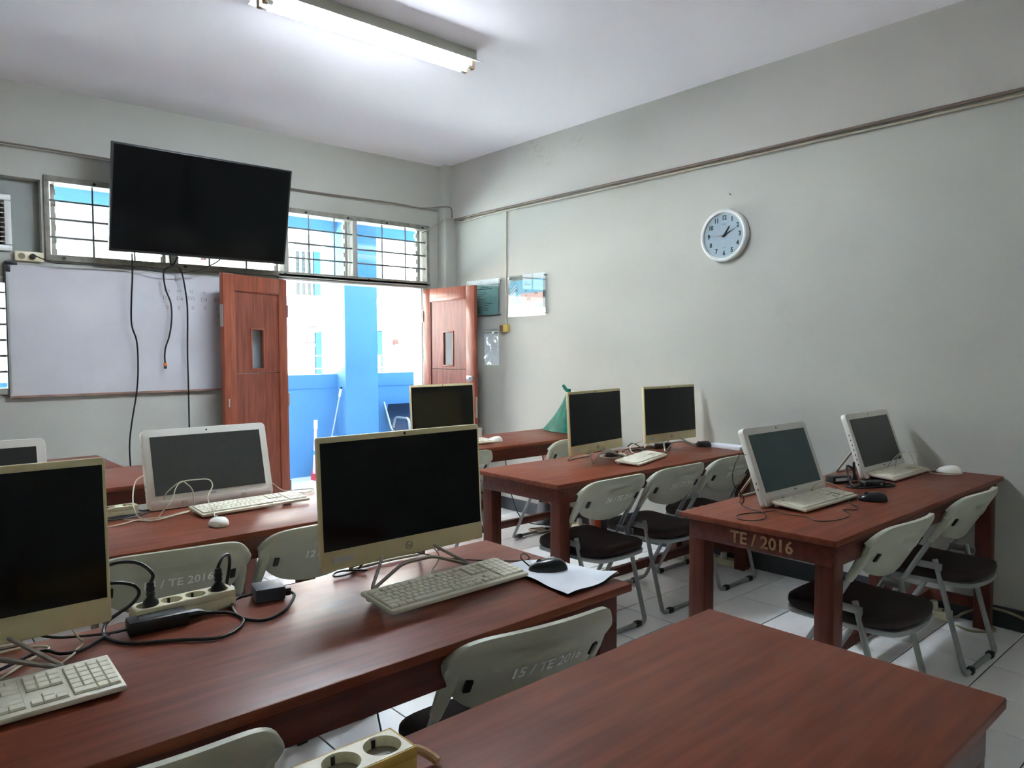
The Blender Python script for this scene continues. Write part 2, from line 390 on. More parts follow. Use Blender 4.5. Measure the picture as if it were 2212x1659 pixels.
# back-wall windows
for n, (a, b_) in enumerate(((1.72, 2.14), (2.42, 3.14))):
    f = MB(); f.box(a, b_, YB-.12, YB, 1.95, 1.975); f.box(a, b_, YB-.12, YB, 2.275, 2.3); f.box(a, a+.03, YB-.12, YB, 1.975, 2.275); f.box(b_-.03, b_, YB-.12, YB, 1.975, 2.275)
    wn = struct('window_%d' % (n+3), f, m_frame)
    MB().box(a+.03, b_-.03, YB-.07, YB-.065, 1.975, 2.275).build('window_pane', m_tint, wn, smooth=False)

# ---- doorway
d = MB(); d.box(2.47, 3.905, 5.55, 5.73, 1.972, 2.0); d.box(2.47, 3.905, 5.565, 5.73, 1.955, 1.972)
struct('trim_4', d, m_frame, bevel=.002)
d = MB(); d.box(2.47, 2.516, 5.575, 5.738, 0, 1.955)
struct('trim_5', d, m_door, bevel=.003)
d = MB(); d.box(3.856, 3.885, 5.60, 5.738, 0, 1.955)
struct('trim_6', d, m_white, bevel=.003)
def door_leaf(name, hinge, ang, wd, flip):
    # local x runs from the hinge to the free edge, z up; the seen face is at y = -.018*flip
    root = bpy.data.objects.new(name, None); COL.objects.link(root); root.location = hinge; root.rotation_euler = (0, 0, ang); root['kind'] = 'structure'
    H = 1.945; T = .018
    MB().box(0, .085, -T, T, .01, H).build('stile', m_door, root, .003)
    MB().box(wd-.105, wd, -T, T, .01, H).build('stile', m_door, root, .003)
    MB().box(.085, wd-.105, -T, T, H-.115, H).build('rail', m_door, root, .003)
    MB().box(.085, wd-.105, -T, T, .01, .15).build('rail', m_door, root, .003)
    cx = (.085+wd-.105)/2; sx0, sx1 = cx-.058, cx+.058; sz0, sz1 = 1.255, 1.545
    p = MB(); q = .007
    p.box(.085, wd-.105, -q, q, 1.22, sz0); p.box(.085, wd-.105, -q, q, sz1, H-.115); p.box(.085, sx0, -q, q, sz0, sz1); p.box(sx1, wd-.105, -q, q, sz0, sz1)
    p.build('upper_panel', m_doorp, root)
    MB().box(.085, wd-.105, -q, q, .15, 1.216).build('lower_panel', m_doorp, root)
    fr = MB(); e = .012
    for a in ((sx0-e, sx1+e, sz0-e, sz0), (sx0-e, sx1+e, sz1, sz1+e), (sx0-e, sx0, sz0, sz1), (sx1, sx1+e, sz0, sz1)): fr.box(a[0], a[1], -.013, .013, a[2], a[3])
    fr.build('sight_frame', m_door, root, .002)
    MB().box(sx0, sx1, -.002, .002, sz0, sz1).build('sight_glass', m_glass, root, smooth=False)
    md = MB(); a, b_ = .085, wd-.105
    for y in (-T+.002, T-.006):
        md.box(a, a+.008, y, y+.004, .15, H-.115); md.box(b_-.008, b_, y, y+.004, .15, H-.115); md.box(a, b_, y, y+.004, H-.123, H-.115)
    md.build('moulding', m_door, root)
    for z in (.3, 1.0, 1.7): MB().cyl((-.004, flip*T, z-.05), (-.004, flip*T, z+.05), .007, 10).build('hinge', m_alu, root)
    return root
dl = door_leaf('door_1', (2.515, 5.545, 0), math.atan2(5.283-5.545, 1.919-2.515), .652, 1)
MB().box(.615, .625, .018, .024, .98, 1.04).build('keyhole_plate', m_alu, dl, .001)
lk = MB(); lk.box(.652, .656, -.013, .013, 1.56, 1.72); lk.box(.652, .657, -.008, .008, 1.6, 1.64); lk.build('latch_plate', m_alu, dl)
dr = door_leaf('door_2', (3.875, 5.57, 0), math.atan2(4.913-5.57, 3.945-3.875), .665, -1)
lk = MB(); lk.box(.585, .655, -.045, -.018, 1.12, 1.165); lk.box(.60, .64, -.058, -.045, 1.13, 1.155)
lk.build('rim_latch', m_alu, dr, .003)
MB().box(.662, .668, -.01, .01, .8, .98).build('lock_plate', m_alu, dr, .001)

# ---- corridor and what lies across the yard
cf = struct('corridor_floor', MB().box(-12, 20, 5.72, 7.62, -.1, -.004), m_grout)
ct = MB().box(G/2, TS-G/2, G/2, TS-G/2, -.012, 0).mesh('tile', m_tile, .0012, 1); cr = MB()
for i in range(-26, 42):
    for j in range(0, 6):
        x, y = i*TS, 5.73+j*TS
        if 2.4 < x < 4.9: link('tile', ct, cf, (x, y, 0))
        else: cr.box(x+G/2, x+TS-G/2, y+G/2, y+TS-G/2, -.012, 0)
tag(cr.build('outlying_tiles', m_tile, cf, smooth=False), kind='stuff')
pp = struct('parapet', MB().box(-12, 20, 7.5, 7.62, -.1, .972), m_blue)
MB().box(-12, 20, 7.488, 7.632, .972, 1.127).build('coping', m_blue, pp, .004)
struct('corridor_column', MB().box(4.0, 4.42, 7.3, 7.74, 0, 2.86), m_blue, bevel=.01)
struct('corridor_roof', MB().box(-12, 20, 5.72, 7.75, 2.86, 3.05), m_bgrey)
struct('back_sun_blocker', MB().box(-12, 20, -4.6, YB-.15, 2.86, 3.0), m_bwhite)  # unseen slab added to keep direct sun out of the back windows
struct('outer_wall', MB().box(X1+.2, 20, 5.58, 5.72, -4, 3.1).box(-12, X0-.2, 5.58, 5.72, -4, 3.1), m_blue)
k = MB(); k.box(X0, -.95, 5.72, 5.732, 0, 2.0); k.box(.688, 2.47, 5.72, 5.732, 0, 2.0); k.box(-.95, .688, 5.72, 5.732, 0, 1.12); k.box(-.95, .688, 5.72, 5.732, 1.84, 2.0); k.box(3.905, X1+.2, 5.72, 5.732, 0, 2.86); k.box(X0, 3.905, 5.72, 5.732, 2.53, 2.86)
struct('added_blue_skin', k, m_blue)  # unseen outer skin, added to cut bounce light on the corridor column
struct('corridor_beam', MB().box(-12, 20, 7.48, 7.64, 2.72, 2.86), m_ltblue)
struct('yard_ground', MB().box(-60, 60, -60, 60, -4.2, -4.0), mat('yard_concrete', (206, 204, 198), .8, var=.05, scale=.3))
bd = thing('school_block', 'white and blue school block across the yard, seen through the doorway', 'building', (0, 18, 0))
def part(name, mt, *bx, **k):
    q = MB()
    for a in bx: q.box(*a)
    return q.build(name, mt, bd, **k)
part('ground_storey', m_bwhite, (-10, 26, 0, 3, -4, -.25))
part('floor_slab', m_bwhite, (-10, 26, -.05, 2.6, -.25, 0))
part('upper_band', m_bwhite, (-10, 26, -.05, .15, 2.07, 2.88)); part('upper_slab', m_bwhite, (-10, 26, .15, 2.6, 2.07, 2.25))
part('top_band', m_bwhite, (-10, 26, -.1, 2.7, 4.9, 5.9))
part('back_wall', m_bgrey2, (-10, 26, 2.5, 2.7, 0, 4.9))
part('balustrade', m_bwhite, (-10, 26, 0, .12, 0, .62))
for a, b_ in ((4.6, 5.2), (7.55, 8.42), (9.40, 10.2), (12.03, 12.44), (11.98, 12.1), (13.6, 14.3), (16.5, 17.2)):
    part('column', m_bwhite, (a, b_, 0, .45, 0, 4.9) if a != 12.03 else (a, b_, 1.2, 1.6, 0, 4.9))
for z in (.66, .95, 1.29): part('rail', m_ltblue if z > 1 else m_bwhite, (-10, 26, .04, .08, z-.012, z+.012))
for x in (8.6, 9.32, 10.98, 12.3, 13.2): part('rail_post', mat('rail_post_grey_blue', (150, 180, 200), .6), (x-.03, x+.03, .02, .1, .62, 1.29))
for (a, b_, z0, z1, mt) in ((9.4, 10.12, 2.9, 4.4, m_pane), (10.2, 10.9, 2.3, 4.4, m_farblue), (10.22, 10.9, .1, 2.05, m_farblue), (12.2, 12.68, 0, 2.05, m_farblue), (12.7, 13.5, 1.55, 2.05, m_pane), (13.6, 14.3, 1.55, 2.05, m_pane), (14.5, 15.4, 1.55, 2.05, m_pane), (3.0, 4.4, 1.0, 2.0, m_pane), (5.6, 7.0, 1.0, 2.0, m_pane)):
    wq = part('window' if mt is m_pane else 'blue_bay', mt, (a, b_, 2.44, 2.5, z0, z1))
    if mt is m_pane:
        fr = MB()
        for k in range(5): x = a+(b_-a)*k/4; fr.box(x-.025, x+.025, 2.40, 2.44, z0, z1)
        for z in (z0, (z0+z1)/2, z1): fr.box(a, b_, 2.40, 2.44, z-.02, z+.02)
        fr.build('window_bars', m_bwhite, wq)
for x in (9.62, 9.9, 10.12): part('vent', mat('vent_shadow', (140, 140, 150), .7), (x-.11, x+.11, 2.46, 2.5, 1.55, 1.65))
part('red_door', mat('faded_red_door', (220, 90, 84), .6), (12.72, 12.92, 2.42, 2.5, 0, 1.5))
dp = MB(); dp.add([(8.5, .2, 2.05), (9.5, .2, 2.05), (9.5, .2, 2.0), (8.5, .2, 2.0), (8.5, .9, 1.98), (9.5, .9, 1.98), (9.5, .9, 1.93), (8.5, .9, 1.93)], [(0,1,5,4), (3,7,6,2), (0,4,7,3), (1,2,6,5), (0,3,2,1), (4,5,6,7)])
dp.build('awning_frame', mat('awning_grey', (150, 160, 176), .5), bd)
part('stair_beam', m_bwhite, (12.1, 13.0, .2, .4, 1.75, 1.85))
# the person on the far gallery
pr = thing('person', 'person in white top standing on the gallery across the yard, dark hair', 'person', (11.87, 18.6, 0))
pts = [(0,0,.92),(0,0,1.12),(0,0,1.36),(0,0,1.46),(0,-.02,1.58),(0,-.02,1.68),(.18,0,1.38),(.24,.02,1.12),(.22,-.08,.9),(-.18,0,1.38),(-.24,.02,1.12),(-.22,-.08,.9),(.1,0,.9),(.1,-.01,.5),(.1,.03,.06),(.1,-.12,.04),(-.1,0,.9),(-.1,-.01,.5),(-.1,.03,.06),(-.1,-.12,.04)]
ed = [(0,1),(1,2),(2,3),(3,4),(4,5),(2,6),(6,7),(7,8),(2,9),(9,10),(10,11),(0,12),(12,13),(13,14),(14,15),(0,16),(16,17),(17,18),(18,19)]
rad = [.14,.13,.15,.055,.095,.08,.06,.045,.035,.06,.045,.035,.085,.06,.045,.035,.085,.06,.045,.035]
me = bpy.data.meshes.new('body'); me.from_pydata(pts, ed, []); me.materials.append(mat('white_shirt', (236, 232, 230), .8))
bo = link('body', me, pr); sk = bo.modifiers.new('skin', 'SKIN'); sv = me.skin_vertices[0].data
for i, r_ in enumerate(rad): sv[i].radius = (r_, r_*.75 if i < 3 else r_); sv[i].use_root = (i == 0)
bo.modifiers.new('sub', 'SUBSURF').levels = 1
MB().lathe([(.001, -.13), (.06, -.11), (.095, -.04), (.10, .03), (.08, .09), (.03, .125), (.001, .13)], 14, Matrix.Translation((0, -.005, 1.645))).build('hair', mat('dark_brown_hair', (70, 44, 44), .6), pr)

# corridor things
t = thing('dustpan', 'red dustpan with a tall pink handle on the corridor floor', 'dustpan', (3.70, 7.18, 0), R(8))
q = MB(); q.box(-.13, .13, -.12, .12, 0, .012); q.box(-.13, -.118, -.12, .12, .012, .07); q.box(.118, .13, -.12, .12, .012, .07); q.box(-.118, .118, .108, .12, .012, .10)
q.build('pan', m_red2, t, .004)
MB().tube(spline([(-.10, .10, .06), (-.085, .10, .3), (-.075, .10, .5), (-.07, .10, .63)]), .017, 10).build('handle', m_pink, t)
MB().tube([(-.0885, .10, .27), (-.086, .10, .315)], .019, 10).build('tape', m_bluetape, t)
MB().tube([(-.072, .10, .55), (-.07, .10, .645)], .022, 10).build('grip', m_white, t)
t = thing('broom', 'broom resting on the red dustpan, black bristles up against blue parapet', 'broom', (3.80, 7.355, 0), 0)
q = MB(); q.add([(-.16,-.03,0),(.16,-.03,0),(.16,.03,0),(-.16,.03,0),(-.05,-.02,.17),(.05,-.02,.17),(.05,.02,.17),(-.05,.02,.17)], [(0,3,2,1),(4,5,6,7),(0,1,5,4),(1,2,6,5),(2,3,7,6),(3,0,4,7)])
q.build('bristles', m_dark, t, .004)
MB().cyl((0, 0, .16), (.02, .06, .30), .014).build('ferrule', m_dark, t)
t = thing('mop', 'mop with a thin white handle leaning against the blue column', 'mop', (3.80, 7.435, 0))
MB().cyl((0, 0, .04), (.165, -.09, .96), .008, 10).build('handle', mat('pale_metal_handle', (190, 200, 214), .4, metal=.3), t)
MB().cyl((.150, -.0818, .875), (.166, -.0905, .965), .015, 10).build('grip', m_white, t)
MB().cyl((.166, -.0905, .965), (.170, -.0927, .985), .012, 10).build('hanger', m_dark, t)
MB().lathe([(.048, 0), (.045, .03), (.022, .09), (.01, .1)], 12).build('mop_head', mat('mop_cotton', (200, 196, 190), .9), t)
t = thing('waiting_bench', 'black mesh waiting bench with silver frame outside against the blue parapet', 'bench', (5.15, 7.22, 0))
for k in range(2):
    x = -.30+k*.56
    q = MB(); q.grid(lambda u, v, x=x: (x-.25+u*.5, .14-.10*(1-v)**1.2+.06*math.sin(v*3), .40+v*.36), 6, 6); q.grid(lambda u, v, x=x: (x-.25+u*.5, .155-.10*(1-v)**1.2+.06*math.sin(v*3), .40+v*.36), 6, 6)
    q.build('backrest', mat('bench_mesh_black', (30, 44, 66), .4, metal=.3), t, fix=False)
    MB().box(x-.25, x+.25, -.34, .05, .40, .415).build('seat', m_dark, t, .004)
for x in (-.57, -.02, .54):
    MB().tube(fillet([(x, .23, .78), (x, .06, .45), (x, -.33, .42)], .06), .014, 8).build('side_frame', m_alu, t)
    MB().tube(fillet([(x, .02, .5), (x, -.02, .62), (x, -.30, .62), (x, -.33, .42)], .05), .014, 8).build('armrest', m_alu, t)
MB().box(-.6, .57, -.18, -.12, .35, .40).build('beam', m_alu, t)
for x in (-.45, .42): MB().tube(fillet([(x, .12, .015), (x, -.05, .06), (x, -.15, .36)], .05), .018).build('leg', m_alu, t); MB().tube([(x, -.4, .015), (x, -.15, .06), (x, .12, .015)], .016).build('foot', m_alu, t)

# ------------------------------------------------------------------ ceiling lamp
t = thing('fluorescent_lamp', 'lit twin tube fluorescent batten fixed to the ceiling', 'lamp', (2.04, 3.345, ZC))
LL = 1.25
MB().box(-LL/2, LL/2, -.055, .055, -.055, 0).build('housing', mat('lamp_housing_white', (196, 198, 184), .5), t, .003)
rf = MB(); pf = [(-.096, -.073), (-.093, -.076), (-.05, -.057), (.05, -.057), (.093, -.076), (.096, -.073), (.055, -.053), (-.055, -.053)]
rf.prism(pf, -LL/2-.012, LL/2+.012, Matrix(((0,0,1,0),(1,0,0,0),(0,1,0,0),(0,0,0,1))))
rf.build('reflector', m_white, t, smooth=False)
for y in (-.032, .032):
    MB().cyl((-LL/2+.05, y, -.088), (LL/2-.05, y, -.088), .0165, 16).build('tube', m_tube, t)
    for s in (-1, 1):
        MB().cyl((s*(LL/2-.052), y, -.088), (s*(LL/2-.03), y, -.088), .0172, 16).build('tube_cap', m_alu, t)
        MB().box(s*(LL/2-.02)-.012, s*(LL/2-.02)+.012, y-.014, y+.014, -.105, -.057).build('tube_holder', mat('lamp_holder', (120, 96, 72), .5), t, .003)
MB().cyl((-LL/2+.10, 0, -.072), (-LL/2+.14, 0, -.072), .011, 12).build('starter', m_white, t)

# ------------------------------------------------------------------ front wall: TV, whiteboard, cables
tw, th = 1.205, .695
tv = thing('television', 'large black flat television tilted down above the doorway and whiteboard', 'television', (1.822, 5.35, 2.046), 0, rx=math.atan2(.16, .677))
MB().box(-tw/2, tw/2, 0, .035, 0, th).build('housing', m_dark, tv, .004)
MB().box(-tw/2+.012, tw/2-.012, -.002, .001, .018, th-.012).build('screen', m_screen, tv)
fr = MB(); e = .004
for a in ((-tw/2, tw/2, th-e, th), (-tw/2, tw/2, 0, e), (-tw/2, -tw/2+e, e, th-e), (tw/2-e, tw/2, e, th-e)): fr.box(a[0], a[1], -.004, .0, a[2], a[3])
fr.build('bezel', mat('tv_bezel_grey', (64, 66, 66), .35, metal=.4), tv)
MB().box(-.02, .02, -.004, .012, -.012, 0).build('logo_tab', m_alu, tv, .002)
MB().box(-.004, .004, -.005, -.003, -.010, -.004).build('standby_light', mat('red_led', (200, 30, 30), .4, emit=1.5), tv)
MB().box(-.25, .25, .035, .075, .1, .5).build('rear_housing', m_dark, tv, .01)
br = MB(); br.box(-.18, -.15, .07, .11, .12, .5); br.box(.15, .18, .07, .11, .12, .5); br.box(-.2, .2, .1, .14, .28, .34); br.build('wall_bracket', m_dark, tv)
wb = thing('whiteboard', 'wide whiteboard with faint handwriting on the front wall under the window', 'whiteboard', (.692, 5.575, 1.105))
bw, bh = 1.66, .835
MB().box(0, bw, -.018, 0, 0, bh).build('panel', m_board, wb, smooth=False)
fr = MB(); e = .012
fr.box(-e, bw+e, -.022, 0, bh, bh+e); fr.box(-e, 0, -.022, 0, 0, bh); fr.box(bw, bw+e, -.022, 0, 0, bh); fr.build('frame', m_alu, wb)
MB().box(-e, bw+e, -.03, 0, -.012, 0).build('bottom_rail', mat('rusty_rail', (150, 116, 100), .6, var=.25, scale=12), wb)
cn = MB(); cn.box(-.016, .05, -.025, 0, bh-.005, bh+.018); cn.box(-.016, .012, -.025, 0, bh-.05, bh-.005); cn.build('corner_cap', m_dark, wb, .002)
for r_, (z, ws) in enumerate(((.715, '128 64 32 16 8'), (.662, 'D7 D6 D5 D4 D3'), (.597, '0 0 0 0 1'))):
    for k, s_ in enumerate(ws.split()):
        link('handwriting', text_mesh('handwriting', s_, .038 if r_ else .03, m_marker, bold=-.0008), wb, (.94+k*.0875+random.uniform(-.006, .006), -.0187, z+random.uniform(-.004, .004)), (R(90), R(random.uniform(-5, 5)), 0))
for s_, x, z in (('F', 1.305, .545), ('1', 1.29, .48)): link('handwriting', text_mesh('handwriting', s_, .038, m_marker, bold=-.0008), wb, (x, -.0187, z), (R(90), 0, 0))
def cable(name, label, cat, pts, r, mt, n=6, group=None, sm=5):
    o = MB().tube(spline(pts, sm), r, n).build(name, mt); return tag(o, label, cat, group)
TV1 = [(1.384, 5.45, 2.05), (1.382, 5.45, 1.887), (1.376, 5.46, 1.761), (1.376, 5.48, 1.573), (1.41, 5.5, 1.462), (1.416, 5.5, 1.318), (1.405, 5.5, 1.126), (1.367, 5.5, .903), (1.348, 5.5, .744), (1.35, 5.5, .583), (1.36, 5.5, .3), (1.4, 5.48, .01)]
TV2 = [(1.683, 5.45, 2.053), (1.645, 5.46, 1.989), (1.604, 5.47, 1.967), (1.591, 5.48, 1.928), (1.609, 5.5, 1.824), (1.641, 5.5, 1.727), (1.644, 5.5, 1.612), (1.626, 5.5, 1.497), (1.599, 5.5, 1.414), (1.591, 5.5, 1.349), (1.593, 5.5, 1.300)]
TV3 = [(1.62, 5.44, 2.08), (1.638, 5.46, 1.996), (1.688, 5.47, 1.983), (1.715, 5.48, 1.943), (1.738, 5.49, 1.83), (1.753, 5.5, 1.682), (1.746, 5.5, 1.381), (1.747, 5.5, 1.147), (1.746, 5.5, .827), (1.75, 5.5, .4), (1.76, 5.48, .01)]
TVP = [(.837, 5.51, 1.994), (.878, 5.50, 1.976), (.941, 5.50, 1.957), (1.098, 5.50, 1.96), (1.32, 5.50, 1.964), (1.433, 5.49, 1.962), (1.579, 5.48, 1.94), (1.731, 5.47, 1.949), (1.857, 5.46, 1.984), (1.964, 5.44, 2.049), (1.98, 5.44, 2.10)]
cable('hanging_cable', 'black cable hanging from television down the left, full length to the floor', 'cable', TV1, .0055, m_cable, group='cables under the television')
t = thing('video_cable', 'black video cable with orange plug dangling in front of the whiteboard', 'cable', (0,0,0), group='cables under the television')
MB().tube(spline(TV2), .006, 6).build('cord', m_cable, t)
MB().box(1.583, 1.603, 5.49, 5.51, 1.282, 1.302).build('connector', m_orange, t, .003)
MB().box(1.584, 1.602, 5.492, 5.508, 1.262, 1.282).build('tip', m_dark, t, .002)
cable('hanging_cable', 'black cable hanging beside the dangling orange plug, going on below whiteboard', 'cable', TV3, .0055, m_cable, group='cables under the television')
t = thing('sagging_cable', 'thin black power cord sagging from wall socket to television', 'cord', (0,0,0))
MB().tube(spline(TVP), .0038, 6).build('cord', m_cable, t)
MB().cyl((.825, 5.535, 1.994), (.825, 5.505, 1.994), .017, 14, .012).build('plug', m_dark, t)
t = thing('wall_socket', 'cream double wall socket above the whiteboard corner', 'socket', (.81, 5.555, 1.993))
MB().box(-.08, .075, -.015, .01, -.03, .03).build('plate', m_strip, t, .004)
MB().cyl((-.045, -.017, 0), (-.045, -.012, 0), .019, 18).build('outlet', m_hole, t); MB().cyl((.015, -.017, 0), (.015, -.012, 0), .019, 18).build('outlet', m_hole, t)
# wiring along the beams
cable('wall_wiring', 'thin grey wire running along the front beam above the television', 'wire', [(-1, 5.543, 2.68), (.67, 5.543, 2.69), (1.6, 5.543, 2.685), (2.6, 5.543, 2.675), (3.5, 5.543, 2.685), (3.78, 5.54, 2.677), (3.92, 5.535, 2.69), (4.02, 5.44, 2.70), (4.09, 5.44, 2.69), (4.094, 5.43, 2.60)], .006, mat('grey_wire', (120, 108, 100), .6))
cable('wall_wiring', 'thin pale wire drooping from corner beam to the window frame', 'wire', [(4.094, 5.43, 2.597), (4.02, 5.44, 2.59), (3.98, 5.52, 2.55), (3.90, 5.54, 2.49), (3.84, 5.56, 2.455)], .005, mat('pale_wire', (176, 168, 152), .6))
q = [(4.097, 5.40, 2.588)]+[(4.092+random.uniform(-.003, .003), 5.2-k*.55, 2.586+random.uniform(-.0015, .0015)) for k in range(14)]
cable('wall_wiring', 'upper brown wire clipped along the bottom edge of the right wall beam', 'wire', q, .0075, mat('brown_wire', (118, 104, 92), .6), group='wires along the right beam')
q = [(4.12, 5.40, 2.575), (4.13, 5.3, 2.56)]+[(4.128+random.uniform(-.004, .004), 5.0-k*.5, 2.573+random.uniform(-.002, .002)) for k in range(15)]
cable('wall_wiring', 'lower pale wire clipped under the right wall beam', 'wire', q, .009, mat('pale_wire', (176, 168, 152), .6), group='wires along the right beam')
cable('switch_conduit', 'thin white conduit running down to the light switch by the door', 'conduit', [(4.143, 4.73, 2.575), (4.144, 4.735, 2.2), (4.144, 4.74, 1.9), (4.144, 4.735, 1.60)], .008, mat('conduit_cream', (196, 190, 172), .6))
t = thing('light_switch', 'small yellowed light switch box below the notices by the door', 'switch', (4.15, 4.748, 1.572))
MB().box(-.035, 0, -.048, .048, -.032, .032).build('box', m_yellowbox, t, .004)
MB().box(-.038, -.033, .0, .042, -.028, .026).build('rocker', mat('brown_rocker', (84, 62, 40), .5), t, .002)

# ------------------------------------------------------------------ right wall: clock and notices
ck = thing('wall_clock', 'round white wall clock with black numerals on the right wall', 'clock', (4.15, 2.604, 2.105)); ck.rotation_euler = (0, R(-90), 0)
# local: z points out of the wall (-x world); local x is up, local y stays world y
rim = [(.130, .0), (.166, .0), (.168, .02), (.163, .036), (.155, .040), (.146, .036), (.143, .024), (.130, .02)]
r_ = MB(); n = 48; vs = []; fs = []
for a_, z_ in rim:
    for k in range(n): a = 2*math.pi*k/n; vs.append((a_*math.cos(a), a_*math.sin(a), z_))
for i in range(len(rim)):
    for k in range(n): j = (i+1) % len(rim); fs.append((i*n+k, i*n+(k+1) % n, j*n+(k+1) % n, j*n+k))
r_.add(vs, fs); r_.build('rim', m_white, ck)
MB().lathe([(.145, .008), (.145, .020)], 48).build('dial', mat('dial_white', (216, 218, 226), .5, var=.01), ck)
# upright text on the dial: text x -> local -y (viewer's right), text y -> local x (up)
TXM = Matrix(((0,1,0,0),(-1,0,0,0),(0,0,1,0),(0,0,0,1)))
for h in range(1, 13):
    a = R(h*30); me = text_mesh('numeral', str(h), .040, m_text, bold=.0016, sx=.84); me.transform(TXM)
    link('numeral', me, ck, (.112*math.cos(a), -.112*math.sin(a), .0207))
    MB().cyl((.137*math.cos(a), -.137*math.sin(a), .0203), (.137*math.cos(a), -.137*math.sin(a), .0212), .0022, 8).build('hour_dot', m_text, ck)
def hand(name, ang, L, back, wd, z, mt):
    q = MB(); q.add([(-back, -wd/2, z), (-back, wd/2, z), (L*.3, wd*.7, z), (L, wd*.15, z), (L, -wd*.15, z), (L*.3, -wd*.7, z), (-back, -wd/2, z+.001), (-back, wd/2, z+.001), (L*.3, wd*.7, z+.001), (L, wd*.15, z+.001), (L, -wd*.15, z+.001), (L*.3, -wd*.7, z+.001)],
        [(0,1,2,3,4,5), (11,10,9,8,7,6)]+[(i, (i+1) % 6, 6+(i+1) % 6, 6+i) for i in range(6)], Matrix.Rotation(-R(ang), 4, 'Z'))
    q.build(name, mt, ck, smooth=False)
hand('hour_hand', 35, .070, .012, .008, .023, m_text); hand('minute_hand', 65, .098, .015, .005, .0245, m_text)
hand('second_hand', 272, .092, .025, .002, .026, mat('red_hand', (190, 90, 90), .5))
MB().cyl((0, 0, .02), (0, 0, .028), .006, 14).build('hub', m_text, ck)
for z, w2 in ((.072, .016), (-.078, .011)): MB().box(z-.003, z+.003, -w2, w2, .0203, .0207).build('dial_print', mat('faint_print', (176, 178, 188), .6), ck)
MB().lathe([(.143, .0335), (.143, .0345)], 48).build('glass', m_glass, ck, smooth=False)
WR = Matrix(((0,0,-1,0),(-1,0,0,0),(0,1,0,0),(0,0,0,1)))       # text for the right wall: x -> -y, y -> z, normal -> -x
def notice(y0, y1, z0, z1, label, sheet):
    t = thing('notice_board', label, 'sign', (4.15, (y0+y1)/2, z0)); a = (y1-y0)/2; h = z1-z0
    MB().box(-.028, -.024, -a, a, 0, h).build('acrylic_panel', m_acr, t, smooth=False)
    for y in (-a+.018, a-.018):
        for z in (.02, h-.02): MB().cyl((-.032, y, z), (0, y, z), .008, 12).build('standoff', m_alu, t)
    return t, a, h
t, a, h = notice(4.234, 4.695, 1.665, 2.012, 'acrylic notice with pale blue sheet and stripes, right of the switch conduit', 0)
MB().box(-.0235, -.0225, -a+.03, a-.025, .025, h-.045).build('sheet', m_poster2, t, smooth=False)
MB().box(-.0245, -.0235, -a+.03, a-.165, .12, .19).build('salmon_block', m_posterp, t, smooth=False)
wv = MB(); wv.add([(-.0243, a-.165, .05), (-.0243, -a+.03, .10), (-.0243, -a+.03, .12), (-.0243, a-.165, .115), (-.0238, a-.165, .05), (-.0238, -a+.03, .10), (-.0238, -a+.03, .12), (-.0238, a-.165, .115)], [(0,1,2,3), (7,6,5,4), (0,4,5,1), (1,5,6,2), (2,6,7,3), (3,7,4,0)]); wv.build('white_swoosh', m_posterw, t, smooth=False)
for k in range(7):
    z = .05+k*.026; q = MB(); y = a-.03
    q.add([(-.0244, y, z), (-.0244, y-.075, z+.055), (-.0244, y-.075, z+.067), (-.0244, y, z+.012), (-.0238, y, z), (-.0238, y-.075, z+.055), (-.0238, y-.075, z+.067), (-.0238, y, z+.012)], [(0,1,2,3), (7,6,5,4), (0,4,5,1), (1,5,6,2), (2,6,7,3), (3,7,4,0)])
    q.build('stripe', m_posterw, t, smooth=False)
for y, z, w2, k in ((0, .275, .03, 1), (-.01, .260, .09, 1), (.12, .222, .03, 2), (0, .215, .025, 2), (.12, .18, .02, 2), (0, .175, .025, 2), (-.12, .19, .04, 2), (.12, .09, .022, 1), (-.03, .150, .05, 3), (-.03, .085, .03, 2)):
    for q_ in range(k): MB().box(-.0250, -.0246, y-w2/2, y+w2/2, z-q_*.009-.0016, z-q_*.009+.0016).build('text_line', m_text, t, smooth=False)
t, a, h = notice(4.795, 5.26, 1.683, 2.012, 'acrylic notice with grey green text sheet, half hidden behind the right door', 0)
MB().box(-.0235, -.0225, -a+.03, a-.02, .015, h-.055).build('sheet', m_poster, t, smooth=False)
MB().box(-.0235, -.0225, -a+.004, a-.004, h-.05, h-.004).build('top_strip', m_posterw, t, smooth=False)
for z, w2 in ((h-.073, .11), (h-.087, .20)): MB().box(-.0241, -.0236, -.02-w2/2, -.02+w2/2, z-.003, z+.003).build('text_line', m_text, t, smooth=False)
for k in range(13):
    z = h-.115-k*.0145; L_ = random.uniform(.13, .30)
    MB().box(-.0241, -.0236, a-.06-L_, a-.06, z-.0018, z+.0018).build('text_line', m_text, t, smooth=False)
t = thing('paper_sleeve', 'clear plastic sleeve holding a white sheet, below the switch by the door', 'paper', (4.15, 4.94, 1.252))
MB().box(-.004, -.001, -.098, .098, 0, .30).build('sheet', m_paper, t)
MB().grid(lambda u, v: (-.007-.004*math.sin(u*7+v*3)*math.sin(v*11), -.1+u*.2, v*.32), 14, 14).build('sleeve', m_acr, t, fix=False)
MB().box(-.006, -.003, -.096, .096, .283, .291).build('binding_strip', mat('olive_strip', (120, 140, 84), .6), t)
# nails left in the wall
for y, z in ((2.57, 2.36),): tag(MB().cyl((4.15, y, z), (4.13, y, z+.004), .0025, 6).build('wall_nail', m_dark), 'small bare nail in the wall above the clock', 'nail')

